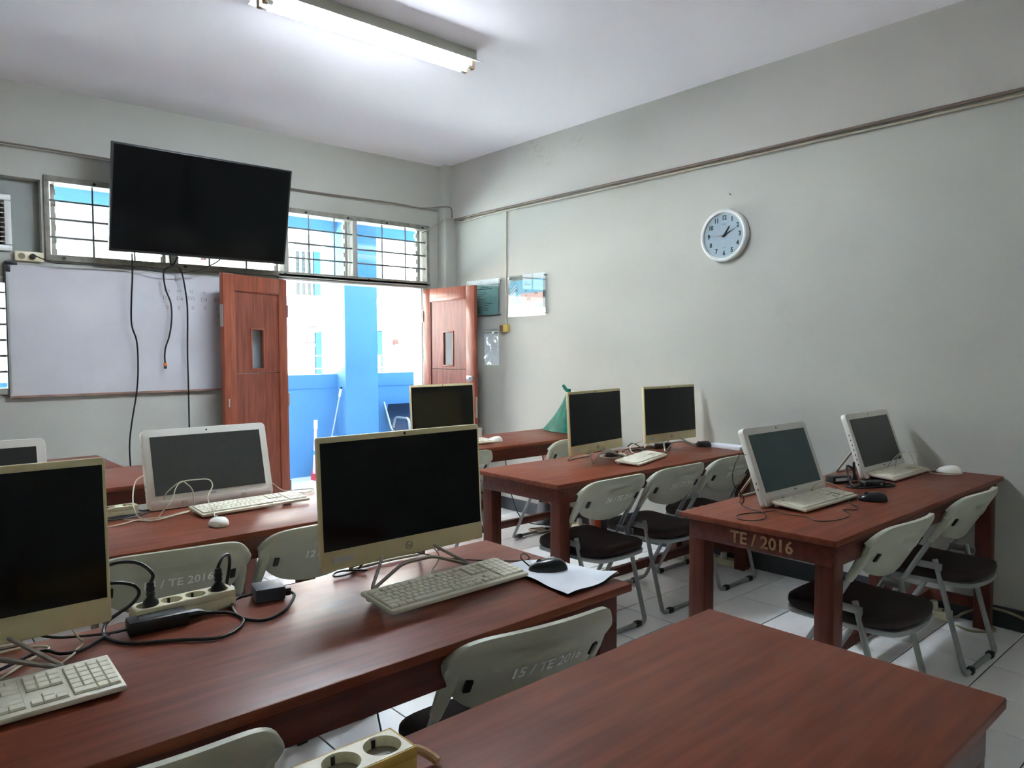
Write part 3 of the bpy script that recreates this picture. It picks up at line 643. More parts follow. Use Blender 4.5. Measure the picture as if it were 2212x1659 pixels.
# ------------------------------------------------------------------ tables
def table(x0, x1, y0, y1, label, H=.75, red=False, strz=.09):
    t = thing('computer_table', label, 'table', ((x0+x1)/2, (y0+y1)/2, 0), group='varnished computer tables'); a = (x1-x0)/2; b_ = (y1-y0)/2
    MB().box(-a, a, -b_, b_, H-.022, H).build('table_top', m_top, t, .004)
    ia, ib = a-.045, b_-.03
    for s in (-1, 1):
        MB().box(-ia, ia, s*ib-.011, s*ib+.011, H-.10, H-.022).build('apron', m_apron, t, .002)
        MB().box(s*ia-.011, s*ia+.011, -ib, ib, H-.10, H-.022).build('apron', m_apron, t, .002)
        for q in (-1, 1):
            lx, ly = s*(ia-.026), q*(ib-.026)
            MB().box(lx-.034, lx+.034, ly-.034, ly+.034, 0, H-.024).build('leg', m_red if red and s > 0 else m_leg, t, .003)
        MB().box(s*(ia-.026)-.014, s*(ia-.026)+.014, -ib+.05, ib-.05, strz, strz+.05).build('stretcher', m_leg, t, .002)
    MB().box(-ia+.03, ia-.03, -.016, .016, strz, strz+.05).build('stretcher', m_leg, t, .002)
    return t
tR3 = table(2.335, 4.145, 1.05, 1.662, 'wooden table marked TE / 2016 against the right wall, two white computers on it')
tR2 = table(2.385, 4.145, 2.37, 2.985, 'wooden table against the right wall with two champagne computers and a black mouse')
tR1 = table(2.40, 4.145, 3.60, 4.21, 'wooden table in the far right corner carrying the green bag', red=True, strz=.11)
tM = table(-.32, 1.515, 1.225, 1.84, 'long wooden table in the centre with champagne computer, paper and black adapters')
tN = table(-.30, 1.503, .367, .980, 'bare wooden table in the foreground, lower right, with yellowed socket strip')
tL2 = table(-.30, 1.515, 2.467, 3.085, 'wooden table on the left with the big white computer and white mouse')
tL1 = table(-.25, 1.56, 3.74, 4.385, 'wooden table behind the big white computer, near the left door')
tL0 = table(-.77, 1.045, 4.40, 5.01, 'far wooden table on the left closest to the whiteboard')
me = text_mesh('stencil', 'TE / 2016', .062, m_tan, bold=.0015); me.transform(WR)
link('stencil', me, tR3, (-.905+.045-.0118, -.02, .685))

# ------------------------------------------------------------------ folding chairs
def chair_meshes():
    D = {}
    fr = [(-.207, .058, .695), (-.213, .10, .62), (-.218, .43, .03), (-.20, .45, .014), (.20, .45, .014), (.218, .43, .03), (.213, .10, .62), (.207, .058, .695)]
    D['front_leg_tube'] = MB().tube(fillet(fr, .06, 4), .0115, 10).mesh('front_leg_tube', m_tubeg)
    rr = [(-.186, .125, .475), (-.186, .015, .06), (-.186, 0, .014), (.186, 0, .014), (.186, .015, .06), (.186, .125, .475)]
    D['rear_leg_tube'] = MB().tube(fillet(rr, .07, 5), .0115, 10).mesh('rear_leg_tube', m_tubeg)
    seat = [(-.175, .02), (-.12, -.02), (0, -.034), (.12, -.02), (.175, .02), (.195, .15), (.20, .33), (.18, .385), (.10, .405), (-.10, .405), (-.18, .385), (-.20, .33), (-.195, .15)]
    sm = [(p.x, p.y) for p in spline([(x, y, 0) for x, y in seat], 3, True)]
    def sc(k): return [(x*k, .19+(y-.19)*k) for x, y in sm]
    q = MB()
    rings = [(1.0, .375), (1.01, .383), (1.0, .392)]
    D['seat_pan'] = MB().prism(sc(1.0), .372, .392).mesh('seat_pan', m_tubeg, .004, 2)
    q = MB(); n = len(sm); prof = [(.985, .390), (1.0, .402), (.99, .418), (.93, .428), (.7, .434), (.35, .436)]
    vs = []; fs = []
    for k, z in prof: vs += [(x, y, z+.012*((y-.19)/.2)**2*(k > .9)) for x, y in sc(k)]
    for i in range(len(prof)-1):
        for k in range(n): fs.append((i*n+k, i*n+(k+1) % n, (i+1)*n+(k+1) % n, (i+1)*n+k))
    fs += [tuple(range(n))[::-1], tuple((len(prof)-1)*n+k for k in range(n))]
    D['seat_cushion'] = q.add(vs, fs).mesh('seat_cushion', m_seat, ang=60)
    def back(off):
        def fn(u, v):
            tt = 2*u-1; at = abs(tt); x = .238*math.copysign(1-(1-at)**1.0, tt)
            zt = .768-.012*at**2-.055*at**9; zb = .545+.055*at**2+.045*at**8
            z = zt+(zb-zt)*v; wx = 1-.10*v*v
            y = .445-.565*(z-.012)-.048*(1-tt*tt)-.012
            y += .019*math.exp(-((x/.085)**4)-(((z-.705)/.013)**2))*(1 if off < .5 else .3)
            if v < .18: y += .014*(1-v/.18)**2       # rolled top lip
            return (x*wx, y+off*.016, z)
        return fn
    NU, NV = 40, 40; q = MB(); f0, f1 = back(0), back(1)
    va = [f0(i/NU, j/NV) for j in range(NV+1) for i in range(NU+1)]; vb = [f1(i/NU, j/NV) for j in range(NV+1) for i in range(NU+1)]; K = len(va)
    fs = []
    for j in range(NV):
        for i in range(NU):
            a = j*(NU+1)+i; fs.append((a, a+1, a+NU+2, a+NU+1)); fs.append((K+a+NU+1, K+a+NU+2, K+a+1, K+a))
    bd_ = [i for i in range(NU+1)]+[j*(NU+1)+NU for j in range(1, NV+1)]+[NV*(NU+1)+i for i in range(NU-1, -1, -1)]+[j*(NU+1) for j in range(NV-1, 0, -1)]
    for i in range(len(bd_)): a, b2 = bd_[i], bd_[(i+1) % len(bd_)]; fs.append((b2, a, K+a, K+b2))
    D['backrest'] = q.add(va+vb, fs).mesh('backrest', m_plast, ang=50)
    for s, nm in ((-1, 'L'), (1, 'R')):
        D['sleeve'+nm] = MB().tube([(s*.204, .050, .708), (s*.207, .060, .69), (s*.2115, .091, .635), (s*.2145, .134, .557)], [.010, .0185, .019, .0140], 12).mesh('tube_sleeve', m_plast)
        D['brkt'+nm] = MB().box(-.009, .009, -.004, .004, -.018, .018, Matrix.Translation((s*.178, .0535, .645)) @ Matrix.Rotation(R(29.5), 4, 'X') @ Matrix.Rotation(s*R(9), 4, 'Z')).mesh('back_bracket', m_dark, .002)
        D['piv'+nm] = MB().box(s*.201-.003, s*.201+.003, .09, .20, .435, .465).mesh('pivot_plate', m_tubeg, .003)
    D['foot'] = MB().box(-.02, .02, -.014, .014, 0, .026).mesh('rubber_foot', m_rub, .005)
    return D
CD = chair_meshes()
CHN = [0]
def chair(x, y, rz, label, text=None, tsize=.04, zoff=0, toff=0):
    c = thing('folding_chair', label, 'chair', (x, y, 0), rz, 'folding chairs at the computer tables')
    for k in ('front_leg_tube', 'rear_leg_tube', 'seat_pan', 'seat_cushion', 'backrest'): link(k, CD[k], c)
    for nm in 'LR': link('tube_sleeve', CD['sleeve'+nm], c); link('back_bracket', CD['brkt'+nm], c); link('pivot_plate', CD['piv'+nm], c)
    for fx, fy in ((-.14, .45), (.14, .45), (-.125, 0), (.125, 0)): link('rubber_foot', CD['foot'], c, (fx, fy, .001))
    if text:
        me = text_mesh('lettering', text, tsize, m_ink, bold=.0006, sx=1.0)
        for v in me.vertices:   # wrap the print on the curved back
            xx, zz = v.co.x+toff, .655+v.co.y; tt = xx/.238
            yy = .445-.565*(zz-.012)-.048*(1-tt*tt)-.012-.0022
            v.co = (xx, yy-v.co.z, zz)
        link('lettering', me, c)
    return c
chair(2.71, 2.26, 0, 'folding chair stencilled 36 at the right middle table', '36 / TE 2016', toff=.02)
chair(3.235, 2.265, 0, 'folding chair stencilled 38 in the middle of three at the right middle table', '38 / TE 2016', toff=.02)
chair(3.775, 2.27, 0, 'folding chair stencilled 37, nearest the right wall of the middle three', '37 / TE 2016', toff=.02)
chair(2.795, .975, R(-2), 'folding chair in front of the TE / 2016 table, nearer its marked end', '1 / TE', toff=.05)
chair(3.575, .975, R(-1), 'folding chair at the TE / 2016 table, right beside the right wall', '17', toff=.08)
chair(1.125, 1.15, R(-7), 'folding chair stencilled 15 between the centre table and bare foreground table', '15 / TE 2016', toff=.02)
chair(.275, 1.15, R(-6), 'folding chair at the bottom edge of the picture, left of the yellowed socket strip')
chair(.70, 2.36, R(-8), 'folding chair stencilled 14 behind the centre table and its socket strip', '14 / TE 2016', toff=.01)
chair(1.225, 2.37, R(3), 'folding chair stencilled 12, half hidden behind the large champagne computer', '12 / TE 2016', toff=.02)
chair(2.72, 3.47, 0, 'folding chair at the far right table, just right of the large champagne computer', '2019', toff=.12)
chair(3.725, 3.50, R(2), 'folding chair at the far right table, beneath the green bag')

# ------------------------------------------------------------------ computers
HW, HH = .53, .347
def hp_pc(x, y, rz, label, tz=.75, tilt=R(-3)):
    t = thing('champagne_computer', label, 'computer', (x, y, tz), rz, 'champagne all in one computers')
    TM_ = Matrix.Translation((0, 0, .055)) @ Matrix.Rotation(tilt, 4, 'X')
    MB().prism(rrect(HW, HH, .006, 3, 0, HH/2), 0, .016, TM_ @ FACE @ Matrix.Translation((0, 0, -.016))).build('body', m_hp, t, .002)
    sz0, sz1 = .052, HH-.015
    MB().box(-HW/2+.007, HW/2-.007, -.0012, .003, sz0, sz1, TM_).build('screen', m_screen, t, smooth=False)
    MB().box(-.20, .20, .016, .036, .03, .26, TM_).build('rear_housing', m_hp, t, .012)
    MB().cyl((0, -.001, HH-.0075), (0, .003, HH-.0075), .0042, 12, M=TM_).build('webcam', m_dark, t)
    lg = MB(); n = 20
    lg.tube([(.0105*math.cos(2*math.pi*k/n), -.0008, .026+.0105*math.sin(2*math.pi*k/n)) for k in range(n)], .0012, 5, True, TM_)
    lo = lg.build('logo', mat('grey_logo', (150, 146, 134), .4, metal=.4), t)
    me = text_mesh('logo_letters', 'hp', .014, MATS['grey_logo']); me.transform(TM_ @ Matrix.Translation((0, -.0008, .026)) @ Matrix.Rotation(R(90), 4, 'X') @ Matrix.Rotation(R(0), 4, 'Z')); link('logo_letters', me, lo)
    hx, hy, hz = .035, .05, .10
    fr = fillet([(-hx, hy, hz), (-.168, -.075, .006), (-.05, -.045, .05), (.05, -.045, .05), (.168, -.075, .006), (hx, hy, hz)], .022, 5)
    MB().tube(fr, .0048, 8).build('stand_wire', m_wire, t)
    rr = fillet([(-hx-.01, hy, hz), (-.125, .125, .006), (-.06, .135, .006), (.06, .135, .006), (.125, .125, .006), (hx+.01, hy, hz)], .02, 5)
    MB().tube(rr, .0048, 8).build('stand_wire', m_wire, t)
    MB().box(-.06, .06, .03, .06, .085, .125).build('stand_hinge', m_hp, t, .004)
    MB().box(-HW/2+.03, -HW/2+.09, -.0014, .0, .018, .034, TM_).build('sticker', mat('faded_sticker', (196, 196, 190), .4), t, smooth=False)
    return t
hM = hp_pc(1.122, 1.70, R(0), 'large champagne computer with black screen on the centre table, middle of the picture')
hL = hp_pc(.108, 1.70, R(0), 'champagne computer with black screen cut by the left picture edge')
hR2a = hp_pc(3.085, 2.745, R(8.5), 'champagne computer on the right middle table, in front of green bag')
hR2b = hp_pc(3.80, 2.76, R(0), 'champagne computer on the right middle table beside the black mouse, near wall')
hR1 = hp_pc(2.95, 4.02, R(0), 'champagne computer on the far right table, in front of right door')
AW, AH = .506, .322
def acer_pc(x, y, rz, label, tilt, tz=.75, screen=None, ports=2):
    t = thing('white_computer', label, 'computer', (x, y, tz), rz, 'white all in one computers')
    TM_ = Matrix.Translation((0, 0, .004)) @ Matrix.Rotation(-tilt, 4, 'X')
    MB().prism(rrect(AW, AH, .02, 5, 0, AH/2), 0, .026, TM_ @ FACE @ Matrix.Translation((0, 0, -.026))).build('body', m_acer, t, .004)
    MB().box(-AW/2+.03, AW/2-.03, -.0012, .003, .055, AH-.03, TM_).build('screen', screen or m_ascreen, t, smooth=False)
    ch = MB().box(-AW/2+.012, AW/2-.012, -.0016, .003, .004, .034, TM_).build('chin', m_acer2, t, .001)
    for s in (-1, 1):
        gr = MB()
        for k in range(4): gr.box(s*.12+k*.006-.0075, s*.12+k*.006-.0045, -.0026, -.001, .014, .026, TM_)
        gr.build('speaker_slots', m_kgap, ch)
    MB().cyl((0, -.001, AH-.014), (0, .003, AH-.014), .0035, 12, M=TM_).build('webcam', m_dark, t)
    me = text_mesh('logo', 'acer', .013, mat('grey_logo2', (120, 124, 122), .5)); me.transform(TM_ @ Matrix.Translation((0, -.0008, .045)) @ Matrix.Rotation(R(90), 4, 'X')); link('logo', me, t)
    st = MB().tube(fillet([(-.16, .085, .15), (-.16, .185, .007), (.16, .185, .007), (.16, .085, .15)], .03), .006, 8); st.build('kickstand', m_wire, t)
    for k in range(ports): MB().box(-AW/2-.0008, -AW/2+.002, .009, .013, .07+k*.024, .078+k*.024, TM_).build('side_port', m_dark, t)
    return t
aL2 = acer_pc(1.06, 3.045, 0, 'big white computer with hazy grey screen and looped white cables on the left table', math.atan2(.085, .31))
aL2b = acer_pc(.232, 3.045, 0, 'white computer at the left picture edge behind the cut champagne computer', math.atan2(.085, .31), screen=mat('dark_grey_screen', (44, 46, 46), .4))
aR3a = acer_pc(2.875, 1.452, R(-1), 'white computer with screen tinted with bluish reflection on the TE / 2016 table beside the black mouse', math.atan2(.112, .305), screen=mat('bluish_reflection_screen', (60, 84, 86), .4, var=.06, scale=20))  # bluish base colour imitates a reflection on this screen
aR3b = acer_pc(3.80, 1.46, 0, 'white computer closest to the right wall with white cables on its keyboard', math.atan2(.105, .305), ports=7)

# ------------------------------------------------------------------ keyboards
def key_layout():
    U = .0188; rows = [[], [], [], [], [], []]
    for k, x in enumerate([0]+[2+i for i in range(4)]+[6.5+i for i in range(4)]+[11+i for i in range(4)]): rows[0].append((x, 1))
    rows[1] = [(i, 1) for i in range(13)]+[(13, 2)]
    rows[2] = [(0, 1.5)]+[(1.5+i, 1) for i in range(12)]+[(13.5, 1.5)]
    rows[3] = [(0, 1.75)]+[(1.75+i, 1) for i in range(11)]+[(12.75, 2.25)]
    rows[4] = [(0, 2.25)]+[(2.25+i, 1) for i in range(10)]+[(12.25, 2.75)]
    rows[5] = [(0, 1.25), (1.25, 1.25), (2.5, 1.25), (3.75, 6.25), (10, 1.25), (11.25, 1.25), (12.5, 1.25), (13.75, 1.25)]
    for r_ in (0, 1, 2): rows[r_] += [(15.4+i, 1) for i in range(3)]
    rows[4] += [(16.4, 1)]; rows[5] += [(15.4+i, 1) for i in range(3)]
    for r_ in (1, 2, 3, 4): rows[r_] += [(18.8+i, 1) for i in range(4)]
    rows[5] += [(18.8, 2), (20.8, 1), (21.8, 1)]; rows[0] += [(18.8+i, 1) for i in range(4)]
    return [(x*U, r_*U, w_*U) for r_, rw in enumerate(rows) for x, w_ in rw], 22.8*U, 6*U
KL, KW, KD = key_layout(); KM = {}
def keyboard(x, y, rz, label, tz=.75, single=True, mt=None):
    t = thing('keyboard', label, 'keyboard', (x, y, tz), rz, 'keyboards on the tables')
    bw_, bd2 = KW+.012, KD+.03; tl = R(5)
    TM_ = Matrix.Translation((0, -bd2/2, .006)) @ Matrix.Rotation(tl, 4, 'X')
    MB().box(-bw_/2, bw_/2, 0, bd2, 0, .011, TM_).build('case', mt or m_kb, t, .003)
    dk = MB(); U = .0188; yb = .013+KD
    for a_, b2, r0, r1 in ((0, 1, 0, 1), (2, 6, 0, 1), (6.5, 10.5, 0, 1), (11, 15, 0, 1), (0, 15, 1, 6), (15.4, 18.4, 0, 3), (16.4, 17.4, 4, 5), (15.4, 18.4, 5, 6), (18.8, 22.8, 0, 6)):
        dk.box(-KW/2+a_*U, -KW/2+b2*U, yb-r1*U, yb-r0*U, .0105, .0117, TM_)
    dk.build('deck', m_kgap, t, smooth=False)
    for s in (-1, 1): MB().box(s*(bw_/2-.03)-.018, s*(bw_/2-.03)+.018, bd2-.022, bd2-.006, -.0085-.004, .002, TM_).build('flip_foot', mt or m_kb, t, .002)
    j = MB()
    for kx, ky, kw in KL:
        px, py = -KW/2+kx, .013+KD-ky-.0188
        if single:
            k_ = round(kw, 4)
            if k_ not in KM: KM[k_] = MB().prism(rrect(kw-.0017, .0171, .001, 1, kw/2, .0094), 0, .0042, top=rrect(kw-.0032, .0156, .001, 1, kw/2, .0094)).mesh('key', m_key, smooth=False)
            o = link('key', KM[k_], t); o.matrix_basis = TM_ @ Matrix.Translation((px, py, .0115))
        else: j.box(px+.0012, px+kw-.0012, py+.0012, py+.0176, .0115, .0155, TM_)
    if not single: j.build('keys', m_key, t, smooth=False)
    return t
def cord(root, pts, r=.0022, mt=None, name='cord', n=6):
    return MB().tube(spline(local(root, pts), 5), r, n).build(name, mt or m_wcable, root)
kM = keyboard(1.118, 1.512, R(1), 'ivory keyboard in front of the large champagne computer on the centre table')
cord(kM, [(1.116, 1.585, .765), (1.138, 1.622, .757), (1.171, 1.664, .757), (1.205, 1.686, .765), (1.22, 1.70, .79), (1.2, 1.75, .83)])
kL = keyboard(.118, 1.515, R(0), 'ivory keyboard cut by the left picture edge on the centre table')
cord(kL, [(.20, 1.60, .765), (.25, 1.64, .756), (.296, 1.691, .755), (.31, 1.719, .755), (.327, 1.745, .757), (.316, 1.735, .775), (.301, 1.75, .805), (.28, 1.78, .84)])
cord(kL, [(.14, 1.60, .763), (.171, 1.659, .755), (.229, 1.722, .755), (.268, 1.767, .756), (.23, 1.80, .757), (.15, 1.79, .757)])
kL2 = keyboard(1.142, 2.87, R(3), 'ivory keyboard with the white mouse before it on the left table')
cord(kL2, [(1.34, 2.95, .762), (1.42, 2.975, .757), (1.48, 3.01, .756), (1.49, 3.04, .757), (1.42, 3.07, .757), (1.37, 3.075, .76), (1.32, 3.08, .80)])
cord(kL2, [(1.33, 2.94, .762), (1.40, 2.95, .757), (1.43, 2.98, .756), (1.40, 3.0, .757), (1.35, 2.97, .759)])
kR3 = keyboard(2.865, 1.375, R(-1), 'ivory keyboard in front of the bluish white computer, TE / 2016 table', single=False)
cord(kR3, [(2.959, 1.442, .768), (2.948, 1.425, .800), (2.989, 1.41, .814), (3.031, 1.4, .810), (3.079, 1.39, .792), (3.154, 1.403, .757), (3.2, 1.43, .756)])
kR3b = keyboard(3.80, 1.41, R(0), 'pale keyboard under looped white cables, nearest the right wall', single=False, mt=m_acer2)
kR2 = keyboard(3.265, 2.575, R(17), 'ivory keyboard set askew on the right middle table', single=False)
kR1 = keyboard(2.96, 3.83, R(0), 'ivory keyboard mostly hidden behind the large champagne computer, far right table', single=False)

# ------------------------------------------------------------------ mice
def mouse(x, y, rz, label, mt, tz=.75, L_=.112, w_=.062, h_=.034):
    t = thing('computer_mouse', label, 'mouse', (x, y, tz), rz, 'computer mice')
    def shell(u, v):
        a = 2*math.pi*u; b2 = v*math.pi/2
        yy = math.sin(a)*math.cos(b2)**.6*L_/2; xx = math.cos(a)*math.cos(b2)**.6*w_/2*(1-.12*math.sin(a))
        zz = .004+h_*math.sin(b2)*(1-.28*(yy/(L_/2))-.12*(yy/(L_/2))**2)
        return (xx, yy, zz)
    MB().grid(shell, 28, 10).add([shell(k/28, 0) for k in range(28)], [tuple(range(28))[::-1]]).build('shell', mt, t, ang=70)
    MB().prism([(math.cos(2*math.pi*k/24)*w_/2*.96, math.sin(2*math.pi*k/24)*L_/2*.96) for k in range(24)], 0, .005).build('sole', m_dark if mt is not m_wmouse else m_kgap, t)
    MB().cyl((-.004, L_*.22, h_*.80), (.004, L_*.22, h_*.80), .009, 14).build('scroll_wheel', m_rub if mt is not m_wmouse else m_kgap, t)
    MB().tube([(0, L_*.47, h_*.50), (0, L_*.33, h_*.74), (0, L_*.1, h_*.98)], .0007, 5).build('button_seam', m_rub if mt is not m_wmouse else m_kgap, t)
    return t
q = mouse(1.418, 1.448, R(38), 'black mouse standing on the white paper on the centre table', m_blackmouse)
cord(q, [(1.383, 1.487, .765), (1.375, 1.515, .785), (1.40, 1.53, .79), (1.436, 1.545, .765), (1.41, 1.57, .757), (1.33, 1.66, .756), (1.27, 1.75, .757), (1.2, 1.78, .78)], .002, m_cable)
q = mouse(.935, 2.655, R(-5), 'white mouse on the left table below the ivory keyboard', m_wmouse, h_=.026, w_=.066)
cord(q, [(.942, 2.705, .768), (.95, 2.75, .785), (.96, 2.83, .812), (.97, 2.85, .832), (.992, 2.87, .857), (.989, 2.9, .877), (.952, 2.92, .879), (.893, 2.92, .877), (.865, 2.9, .857), (.846, 2.88, .822), (.81, 2.86, .79), (.776, 2.861, .757), (.74, 2.90, .756), (.70, 2.96, .756)])
q = mouse(3.075, 1.235, R(30), 'black mouse on the TE / 2016 table with its thin cable curled', m_blackmouse)
cord(q, [(3.045, 1.285, .762), (3.02, 1.298, .757), (2.982, 1.294, .757), (2.925, 1.26, .757), (2.876, 1.212, .757), (2.83, 1.20, .756), (2.80, 1.235, .756), (2.76, 1.2, .756), (2.7, 1.17, .756), (2.6, 1.175, .756), (2.545, 1.216, .756), (2.575, 1.27, .756), (2.565, 1.34, .757), (2.59, 1.40, .757), (2.54, 1.417, .756), (2.486, 1.442, .756), (2.422, 1.459, .756), (2.37, 1.43, .756), (2.37, 1.384, .756), (2.43, 1.36, .756), (2.504, 1.393, .756), (2.547, 1.451, .756), (2.56, 1.504, .756), (2.60, 1.55, .757), (2.65, 1.58, .757)], .002, m_cable)
q = mouse(4.055, 1.265, R(20), 'white mouse on the TE / 2016 table against the right wall', m_wmouse)
cord(q, [(4.03, 1.315, .765), (4.0, 1.335, .757), (3.95, 1.30, .756), (3.97, 1.235, .756), (4.03, 1.20, .756), (4.10, 1.23, .756), (4.08, 1.32, .757), (4.02, 1.36, .76), (3.945, 1.38, .79), (3.934, 1.39, .82), (3.894, 1.4, .859), (3.815, 1.41, .858), (3.75, 1.42, .827), (3.73, 1.43, .80)])
cord(q, [(4.0, 1.335, .757), (4.06, 1.40, .757), (4.0, 1.395, .81), (3.985, 1.39, .851), (3.83, 1.40, .856), (3.785, 1.41, .837), (3.793, 1.42, .79)])
mouse(4.035, 2.69, R(25), 'black mouse on the right middle table beside the wall', m_blackmouse)
mouse(3.225, 3.815, R(60), 'white mouse on the far right table before the green bag', m_wmouse)

# ------------------------------------------------------------------ sockets, plugs, adapters, cables
def socket_strip(x, y, rz, label, L_, n, mt, tz=.75, w_=.062, h_=.042, side=None):
    t = thing('socket_strip', label, 'power strip', (x, y, tz), rz)
    dp_ = .016; c = MB(); e = .004; c.box(-L_/2, L_/2, -w_/2, w_/2, 0, h_-dp_)
    c.box(-L_/2, L_/2, -w_/2, -w_/2+e, h_-dp_, h_); c.box(-L_/2, L_/2, w_/2-e, w_/2, h_-dp_, h_); c.box(-L_/2, -L_/2+e, -w_/2+e, w_/2-e, h_-dp_, h_); c.box(L_/2-e, L_/2, -w_/2+e, w_/2-e, h_-dp_, h_)
    c.build('case', side or mt, t, .0015)
    n_ = 32; cw = (L_-2*e)/n; lid = MB()
    for k in range(n):
        cx = -L_/2+e+cw*(k+.5); rr = min(w_-2*e, cw)*.43; vs = []; hx_, hy_ = cw/2, w_/2-e
        for q_ in range(n_):
            a_ = 2*math.pi*q_/n_; ca, sa = math.cos(a_), math.sin(a_); f_ = min(hx_/abs(ca) if abs(ca) > 1e-6 else 9, hy_/abs(sa) if abs(sa) > 1e-6 else 9)
            vs += [(cx+ca*f_, sa*f_, h_), (cx+ca*rr, sa*rr, h_), (cx+ca*rr*.94, sa*rr*.94, h_-dp_+.0006)]
        for cxn, cyn in ((1, 1), (-1, 1), (-1, -1), (1, -1)): vs.append((cx+cxn*hx_, cyn*hy_, h_))
        fs = []
        for q_ in range(n_):
            r2 = (q_+1) % n_; fs.append((q_*3, r2*3, r2*3+1, q_*3+1)); fs.append((q_*3+1, r2*3+1, r2*3+2, q_*3+2))
        for ci in range(4):           # fill the cell corners
            an = math.atan2(vs[n_*3+ci][1], vs[n_*3+ci][0]-cx) % (2*math.pi); q0 = int(an/(2*math.pi)*n_) % n_
            fs.append((q0*3, n_*3+ci, ((q0+1) % n_)*3))
        lid.add(vs, fs)
        so = MB().lathe([(rr*.94, h_-dp_), (rr*.94, h_-dp_+.001)], 24, Matrix.Translation((cx, 0, 0))).build('socket', m_hole, t)
        for d_ in (-.0095, .0095): MB().cyl((cx+d_, 0, h_-dp_+.0006), (cx+d_, 0, h_-dp_+.0018), .0028, 8).build('pin_hole', m_dark, so)
        for d_ in (-1, 1): MB().box(cx-.0028, cx+.0028, d_*rr*.92-.0015, d_*rr*.92+.0015, h_-dp_, h_-.002).build('earth_clip', m_dark, so)
    lid.build('lid', mt, t, smooth=False, fix=False)
    return t
def plug(x, y, z, label, pts, r=.0042):
    t = thing('power_plug', label, 'plug', (x, y, z))
    MB().lathe([(.0175, 0), (.0175, .016), (.0165, .020), (.010, .028), (.008, .032), (.0095, .035), (.0095, .040), (.008, .043), (.0095, .046), (.0095, .051), (.008, .054), (.0085, .060), (.006, .065)], 16).build('head', m_dark, t)
    cord(t, [(x, y, z+.06)]+pts, r, m_cable)
    return t
sM = socket_strip(.548, 1.797, R(2), 'cream socket strip with two black plugs along the back of the centre table', .225, 4, m_strip)
plug(.475, 1.795, .779, 'black plug in the socket strip nearest the cut champagne computer', [(.482, 1.80, .86), (.46, 1.815, .885), (.425, 1.83, .893), (.39, 1.835, .885), (.36, 1.83, .85), (.33, 1.82, .80)])
plug(.630, 1.798, .779, 'black plug at the far end of the cream strip near square adapter', [(.632, 1.80, .85), (.647, 1.812, .866), (.668, 1.83, .862), (.675, 1.845, .83), (.668, 1.85, .78), (.66, 1.852, .72), (.67, 1.86, .4)])
t = thing('power_adapter', 'long black laptop style power brick on the centre table', 'adapter', (.475, 1.745, .75), R(-4))
MB().box(-.062, .062, -.026, .026, 0, .032).build('case', m_dark, t, .005)
MB().box(-.04, .045, -.016, .016, .032, .0326).build('label', mat('adapter_label', (56, 58, 56), .6, var=.5, scale=120), t, smooth=False)
MB().tube([(.062, 0, .016), (.085, 0, .016), (.10, .002, .013)], [.011, .010, .006], 8).build('inlet_plug', m_dark, t)
cord(t, [(.57, 1.742, .763), (.60, 1.74, .757), (.63, 1.71, .755), (.634, 1.655, .755), (.601, 1.604, .755), (.55, 1.584, .755), (.476, 1.633, .755), (.40, 1.68, .755), (.375, 1.735, .755), (.372, 1.775, .756), (.385, 1.802, .77), (.41, 1.803, .785), (.436, 1.80, .80), (.452, 1.80, .82), (.446, 1.805, .838), (.42, 1.81, .85), (.39, 1.812, .855)], .004, m_cable, n=8)
cord(t, [(.413, 1.748, .762), (.385, 1.765, .757), (.34, 1.785, .757), (.28, 1.80, .765), (.22, 1.79, .80)], .003, m_cable)
cord(t, [(.378, 1.76, .756), (.347, 1.732, .755), (.313, 1.708, .755), (.28, 1.715, .756), (.25, 1.75, .758), (.16, 1.70, .756), (.08, 1.70, .756)], .0036, m_cable)
t = thing('power_adapter', 'square grey black wall adapter lying on the centre table', 'adapter', (.745, 1.775, .75), R(-12))
MB().box(-.036, .036, -.036, .036, 0, .034).build('case', mat('charcoal_plastic', (58, 60, 68), .45), t, .004)
MB().box(.03, .052, -.030, -.004, .006, .026).build('inlet_plug', m_dark, t, .004)
cord(t, [(.708, 1.785, .765), (.675, 1.80, .757), (.650, 1.765, .755), (.635, 1.70, .755), (.64, 1.652, .755), (.666, 1.617, .755), (.706, 1.629, .755), (.745, 1.66, .756), (.785, 1.71, .763), (.785, 1.742, .766)], .0038, m_cable, n=8)
cable('spare_cable', 'short black cable loop under the back corner of the large champagne computer', 'cable', [(1.06, 1.80, .80), (1.031, 1.822, .757), (.983, 1.796, .756), (.945, 1.80, .756), (.954, 1.822, .757), (.979, 1.83, .757), (1.008, 1.815, .757), (1.04, 1.79, .757)], .003, m_cable)
# paper under the mouse
t = thing('paper_sheet', 'crumpled white paper sheet under the black mouse on the centre table corner', 'paper', (0, 0, .75))
PP = [(1.315, 1.445), (1.354, 1.571), (1.43, 1.565), (1.53, 1.525), (1.51, 1.275), (1.31, 1.262), (1.29, 1.272)]
def pap(u, v):
    a = Vector((1.305, 1.262))*(1-u)+Vector((1.508, 1.270))*u; b2 = Vector((1.345, 1.57))*(1-u)+Vector((1.512, 1.525))*u
    p = a*(1-v)+b2*v
    return (p.x, p.y, .0075+.002*math.sin(u*9+v*4)+.016*max(0, u-.7)*max(0, .5-v)*6+.002*math.cos(v*13))
MB().grid(pap, 14, 14).build('sheet', m_paper, t, fix=False)
MB().grid(lambda u, v: (lambda p: (p[0]+.004, p[1]-.003, max(.0008, p[2]-.0045+.0*u)))(pap(u, v)), 14, 14).build('lower_sheet', mat('dark_card', (60, 54, 52), .7), t, fix=False)
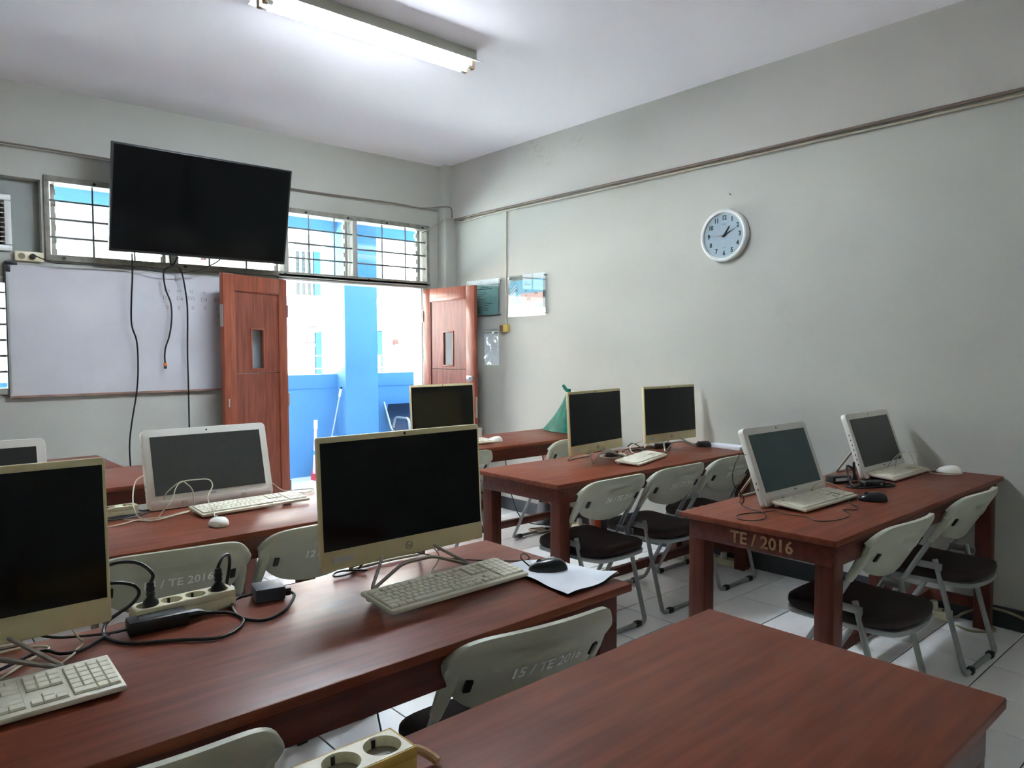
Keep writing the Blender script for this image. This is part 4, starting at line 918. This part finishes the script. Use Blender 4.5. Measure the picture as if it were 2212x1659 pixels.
# foreground strip
t = socket_strip(.445, .900, R(0), 'yellowed socket strip with three open sockets on foreground table edge', .27, 4, m_strip, w_=.072, h_=.05, side=m_yel)
cord(t, [(.578, .90, .775), (.60, .898, .774), (.617, .885, .763), (.622, .872, .757)], .007, mat('pale_flex', (196, 160, 120), .6), n=8)
t = socket_strip(.64, 3.045, R(4), 'cream socket strip half hidden left of the big white computer', .25, 4, m_strip, w_=.055)
cord(t, [(.76, 3.04, .77), (.79, 3.05, .76), (.85, 3.07, .757)], .004, m_cable)
tag(MB().lathe([(.038, 0), (.042, .012), (.036, .03), (.015, .036), (.001, .037)], 20, Matrix.Translation((.585, 2.99, .75))).build('plug_adapter', m_wmouse), 'round white travel adapter beside the half hidden cream strip', 'adapter')
cable('spare_cable', 'tangled thin black cables in front of the half hidden cream strip', 'cable', [(.50, 2.97, .756), (.60, 2.94, .757), (.67, 2.99, .758), (.72, 3.0, .757), (.77, 3.01, .757), (.70, 3.01, .760), (.62, 3.0, .758), (.66, 2.97, .757), (.75, 2.98, .757), (.80, 3.02, .757)], .003, m_cable)
cable('usb_cable', 'long thin white cable looping up in front of the big white computer', 'cable', [(.848, 2.99, .803), (.853, 2.98, .827), (.874, 2.97, .851), (.902, 2.95, .874), (.915, 2.93, .866), (.932, 2.92, .842), (.934, 2.91, .801), (.932, 2.9, .78), (.926, 2.936, .757), (.889, 2.915, .756), (.822, 2.881, .756), (.781, 2.868, .756), (.751, 2.905, .757), (.732, 2.93, .78), (.736, 2.98, .827), (.765, 3.05, .878), (.805, 3.085, .894)], .0024, m_wcable)
cable('usb_cable', 'thin white cable lying flat from big white computer toward the left', 'cable', [(.40, 2.88, .755), (.55, 2.86, .755), (.63, 2.872, .755), (.683, 2.89, .755), (.741, 2.915, .756), (.827, 2.898, .756), (.894, 2.932, .756), (.947, 2.95, .757)], .0024, m_wcable)
# right front table tangle
cable('usb_cable', 'thin black cable dropping from the left side of the bluish white computer', 'cable', [(2.61, 1.54, .955), (2.56, 1.535, .962), (2.535, 1.53, .950), (2.50, 1.53, .90), (2.495, 1.52, .85), (2.53, 1.50, .80), (2.60, 1.55, .757), (2.64, 1.585, .757)], .002, m_cable)
t = thing('power_adapter', 'black adapter with white label behind the bluish white computer', 'adapter', (3.39, 1.52, .75), R(-20))
MB().box(-.055, .055, -.025, .025, 0, .034).build('case', m_dark, t, .004); MB().box(-.042, .03, -.0256, -.0245, .012, .026).build('label', m_paper, t)
t = thing('power_adapter', 'black adapter with green white light dot between the two white computers', 'adapter', (3.395, 1.365, .75), R(-35))
MB().box(-.05, .05, -.022, .022, 0, .03).build('case', m_dark, t, .005); MB().box(.022, .032, -.0226, -.0215, .012, .020).build('mark', m_wmouse, t)
cable('adapter_cable', 'tangle of black adapter cables between the two white computers', 'cable', [(3.30, 1.42, .757), (3.36, 1.39, .757), (3.45, 1.36, .757), (3.50, 1.33, .757), (3.46, 1.30, .757), (3.38, 1.33, .757), (3.30, 1.37, .757), (3.28, 1.43, .757), (3.36, 1.46, .758), (3.42, 1.44, .760), (3.36, 1.41, .761), (3.30, 1.40, .760), (3.34, 1.44, .763), (3.44, 1.50, .79), (3.48, 1.52, .82), (3.52, 1.51, .80), (3.525, 1.50, .76)], .0045, m_cable)
t = thing('upright_plug', 'upright black plug standing left of the white computer nearest the right wall', 'plug', (3.525, 1.505, .75))
MB().cyl((0, 0, 0), (-.006, .0, .085), .008, 10, .0055).build('stem', m_dark, t); MB().lathe([(.018, 0), (.016, .012), (.009, .028)], 12).build('collar', m_dark, t)
# right middle table tangle
t = thing('power_adapter', 'small black adapter behind the computer in front of the green bag', 'adapter', (3.27, 2.80, .75), R(10))
MB().box(-.04, .04, -.022, .022, 0, .034).build('case', m_dark, t, .004)
cable('coiled_cable', 'coiled grey white cable behind the askew keyboard on the right middle table', 'cable', [(3.18, 2.80, .757), (3.24, 2.84, .758), (3.33, 2.83, .759), (3.34, 2.76, .758), (3.25, 2.72, .757), (3.17, 2.76, .758), (3.20, 2.83, .761), (3.31, 2.85, .763), (3.36, 2.79, .761), (3.30, 2.72, .759), (3.23, 2.70, .757)], .003, m_wcable)
t = thing('power_adapter', 'black adapter under the champagne computer beside the black mouse', 'adapter', (3.78, 2.83, .75), R(-20))
MB().box(-.06, .06, -.026, .026, 0, .034).build('case', m_dark, t, .004)
cable('adapter_cable', 'black cable tangle left of the champagne computer near the wall', 'cable', [(3.44, 2.86, .757), (3.50, 2.90, .757), (3.58, 2.92, .757), (3.66, 2.90, .758), (3.73, 2.87, .76), (3.66, 2.84, .757), (3.58, 2.87, .757), (3.50, 2.86, .758), (3.56, 2.82, .757), (3.62, 2.86, .762), (3.60, 2.91, .79), (3.57, 2.93, .77)], .0038, m_cable)
cable('usb_cable', 'thin white cable on the right middle table between its two computers', 'cable', [(3.40, 2.70, .756), (3.46, 2.76, .756), (3.54, 2.74, .756), (3.50, 2.68, .756), (3.43, 2.66, .756), (3.46, 2.80, .757), (3.52, 2.86, .79), (3.62, 2.84, .81)], .0022, m_wcable)
q = MB(); q.prism([(4.03, 2.42), (4.138, 2.42), (4.138, 2.66), (4.06, 2.66)], .75, .772)
tag(q.build('paper_stack', m_paper, None, .002), 'thin stack of white paper against the right wall on the middle table', 'paper')
tag(MB().box(4.075, 4.125, 2.375, 2.405, .75, .765).build('marker_box', m_leg, None, .002), 'small brown block at the wall end of the right middle table', 'block')
# far right table
t = thing('cloth_bag', 'green satin bag slumped on the far right table against the wall', 'bag', (4.035, 3.94, .75))
def bagf(u, v):
    a = 2*math.pi*u; k = (1-v)**1.5
    rx = .088*k*(1-.15*math.sin(3*a+2*v))+.012; ry = .215*k*(1+.08*math.sin(2*a))+.016
    fold = 1+.09*math.sin(9*a+3*v)*(.3+v)
    return (math.cos(a)*rx*fold+.03*v, math.sin(a)*ry*fold-.02*v-.06*v*(1-v), max(.004, .33*v**.95))
q = MB().grid(bagf, 48, 14); q.add([bagf(k/48, 0) for k in range(48)], [tuple(range(48))[::-1]]); q.build('bag_body', m_green, t, fix=False, ang=70)
MB().tube(spline([(.03, -.02, .30), (.025, .01, .335), (.03, .035, .352), (.035, .02, .33), (.03, -.015, .31)]), .012, 8).build('knot', m_green, t)
tag(MB().lathe([(.03, 0), (.032, .01), (.035, .075), (.031, .075), (.028, .01), (.001, .008)], 18, Matrix.Translation((3.27, 4.06, .75))).build('cup', m_wmouse), 'small white cup on the far right table behind the white mouse', 'cup')

# ------------------------------------------------------------------ floor clutter
t = socket_strip(4.085, 2.56, R(90), 'white socket strip on the floor under the right middle table', .2, 3, m_strip, tz=0)
MB().cyl((0, 0, .04), (0, 0, .075), .02, 14).build('plug', m_wmouse, t); MB().tube(spline([(0, 0, .075), (-.04, -.04, .08), (-.07, -.05, .04), (-.05, -.04, .006)]), .005).build('flex', m_wcable, t)
t = socket_strip(4.07, 1.365, R(90), 'cream socket strip with white plugs on the floor under the TE / 2016 table', .24, 3, m_strip, tz=0)
for x in (-.04, .05): MB().lathe([(.02, 0), (.02, .03), (.016, .04), (.001, .042)], 14, Matrix.Translation((x, 0, .042))).build('plug', m_wmouse, t)
t = socket_strip(4.08, 3.80, R(90), 'cream socket strip with a tall plug on the floor under the far right table', .2, 3, m_strip, tz=0)
MB().lathe([(.022, 0), (.022, .03), (.014, .045), (.001, .046)], 14, Matrix.Translation((.02, 0, .042))).build('plug', m_wmouse, t)
cable('floor_cable', 'pale cable curving up along the dark skirting at the right picture edge', 'cable', [(4.05, 1.45, .006), (4.09, 1.25, .01), (4.10, 1.20, .04), (4.125, 1.12, .085), (4.125, 1.02, .09), (4.12, .90, .06), (4.10, .75, .012), (4.08, .5, .006)], .007, mat('cream_flex', (150, 144, 116), .6))
cable('floor_cable', 'pale cable lying on the floor beside the strip under the TE / 2016 table', 'cable', [(4.05, 1.26, .02), (4.0, 1.2, .007), (3.97, 1.12, .006), (4.06, 1.05, .006), (4.11, 1.10, .02)], .006, MATS['cream_flex'])
for i, (lb, cx, cy) in enumerate((('bundle of pale cables on the floor beneath the 38 chair', 3.80, 2.90), ('bundle of pale cables beside it, nearer the table leg by the wall', 3.98, 2.78), ('small loop of pale cable on the floor under the far right table', 3.80, 3.98), ('pale cable heap on the floor behind the 36 chair legs', 3.45, 2.92))):
    pts = [(cx+.09*math.cos(k*2.1)*random.uniform(.5, 1.3), cy+.07*math.sin(k*1.7)*random.uniform(.5, 1.3), .007+.006*(k % 3)) for k in range(16)]
    cable('floor_cable', lb, 'cable', pts, .005, m_wcable if i % 2 else MATS['pale_wire'], sm=4)
cable('hanging_cable', 'thin black cable loop hanging behind the right middle table, between chairs', 'cable', [(3.35, 3.0, .72), (3.33, 3.01, .58), (3.40, 3.0, .50), (3.47, 3.0, .46), (3.44, 3.0, .42), (3.38, 3.0, .46), (3.36, 3.0, .55), (3.30, 3.0, .70)], .0025, m_cable)
cable('hanging_cable', 'black cable drooping from the far right table toward its floor strip', 'cable', [(3.66, 4.22, .72), (3.68, 4.20, .4), (3.74, 4.15, .12), (3.85, 4.10, .03), (3.98, 4.05, .05), (4.02, 4.10, .3), (4.0, 4.2, .72)], .004, m_cable)
cable('hanging_cable', 'thick black cable hanging to the floor between foreground and centre tables', 'cable', [(.60, 1.0, .74), (.62, 1.03, .6), (.70, 1.10, .30), (.80, 1.22, .05), (.95, 1.35, .008), (1.1, 1.5, .006)], .005, m_cable)
cable('floor_cable', 'thin black cable on the floor tiles below the centre table', 'cable', [(1.15, 1.95, .3), (1.17, 1.9, .1), (1.2, 1.85, .006), (1.3, 1.75, .005), (1.42, 1.72, .005)], .003, m_cable)
# ---- cup-shaped bin? the dark bag on the floor near the far wall
t = thing('floor_bag', 'dark grey bag on the floor by the wall under the far right table', 'bag', (4.02, 4.13, 0))
q = MB(); q.grid(lambda u, v: ((.07-.03*v)*math.cos(2*math.pi*u)*(1+.06*math.sin(8*u*math.pi)), (.10-.03*v)*math.sin(2*math.pi*u), .004+.17*v), 24, 6); q.add([(0, 0, .19)], []); q.build('bag_body', mat('grey_bag', (74, 76, 84), .6, var=.2), t, fix=False)
MB().tube(spline([(0, -.04, .17), (-.02, -.05, .23), (-.02, .03, .23), (0, .04, .17)]), .006).build('bag_handle', m_wcable, t)
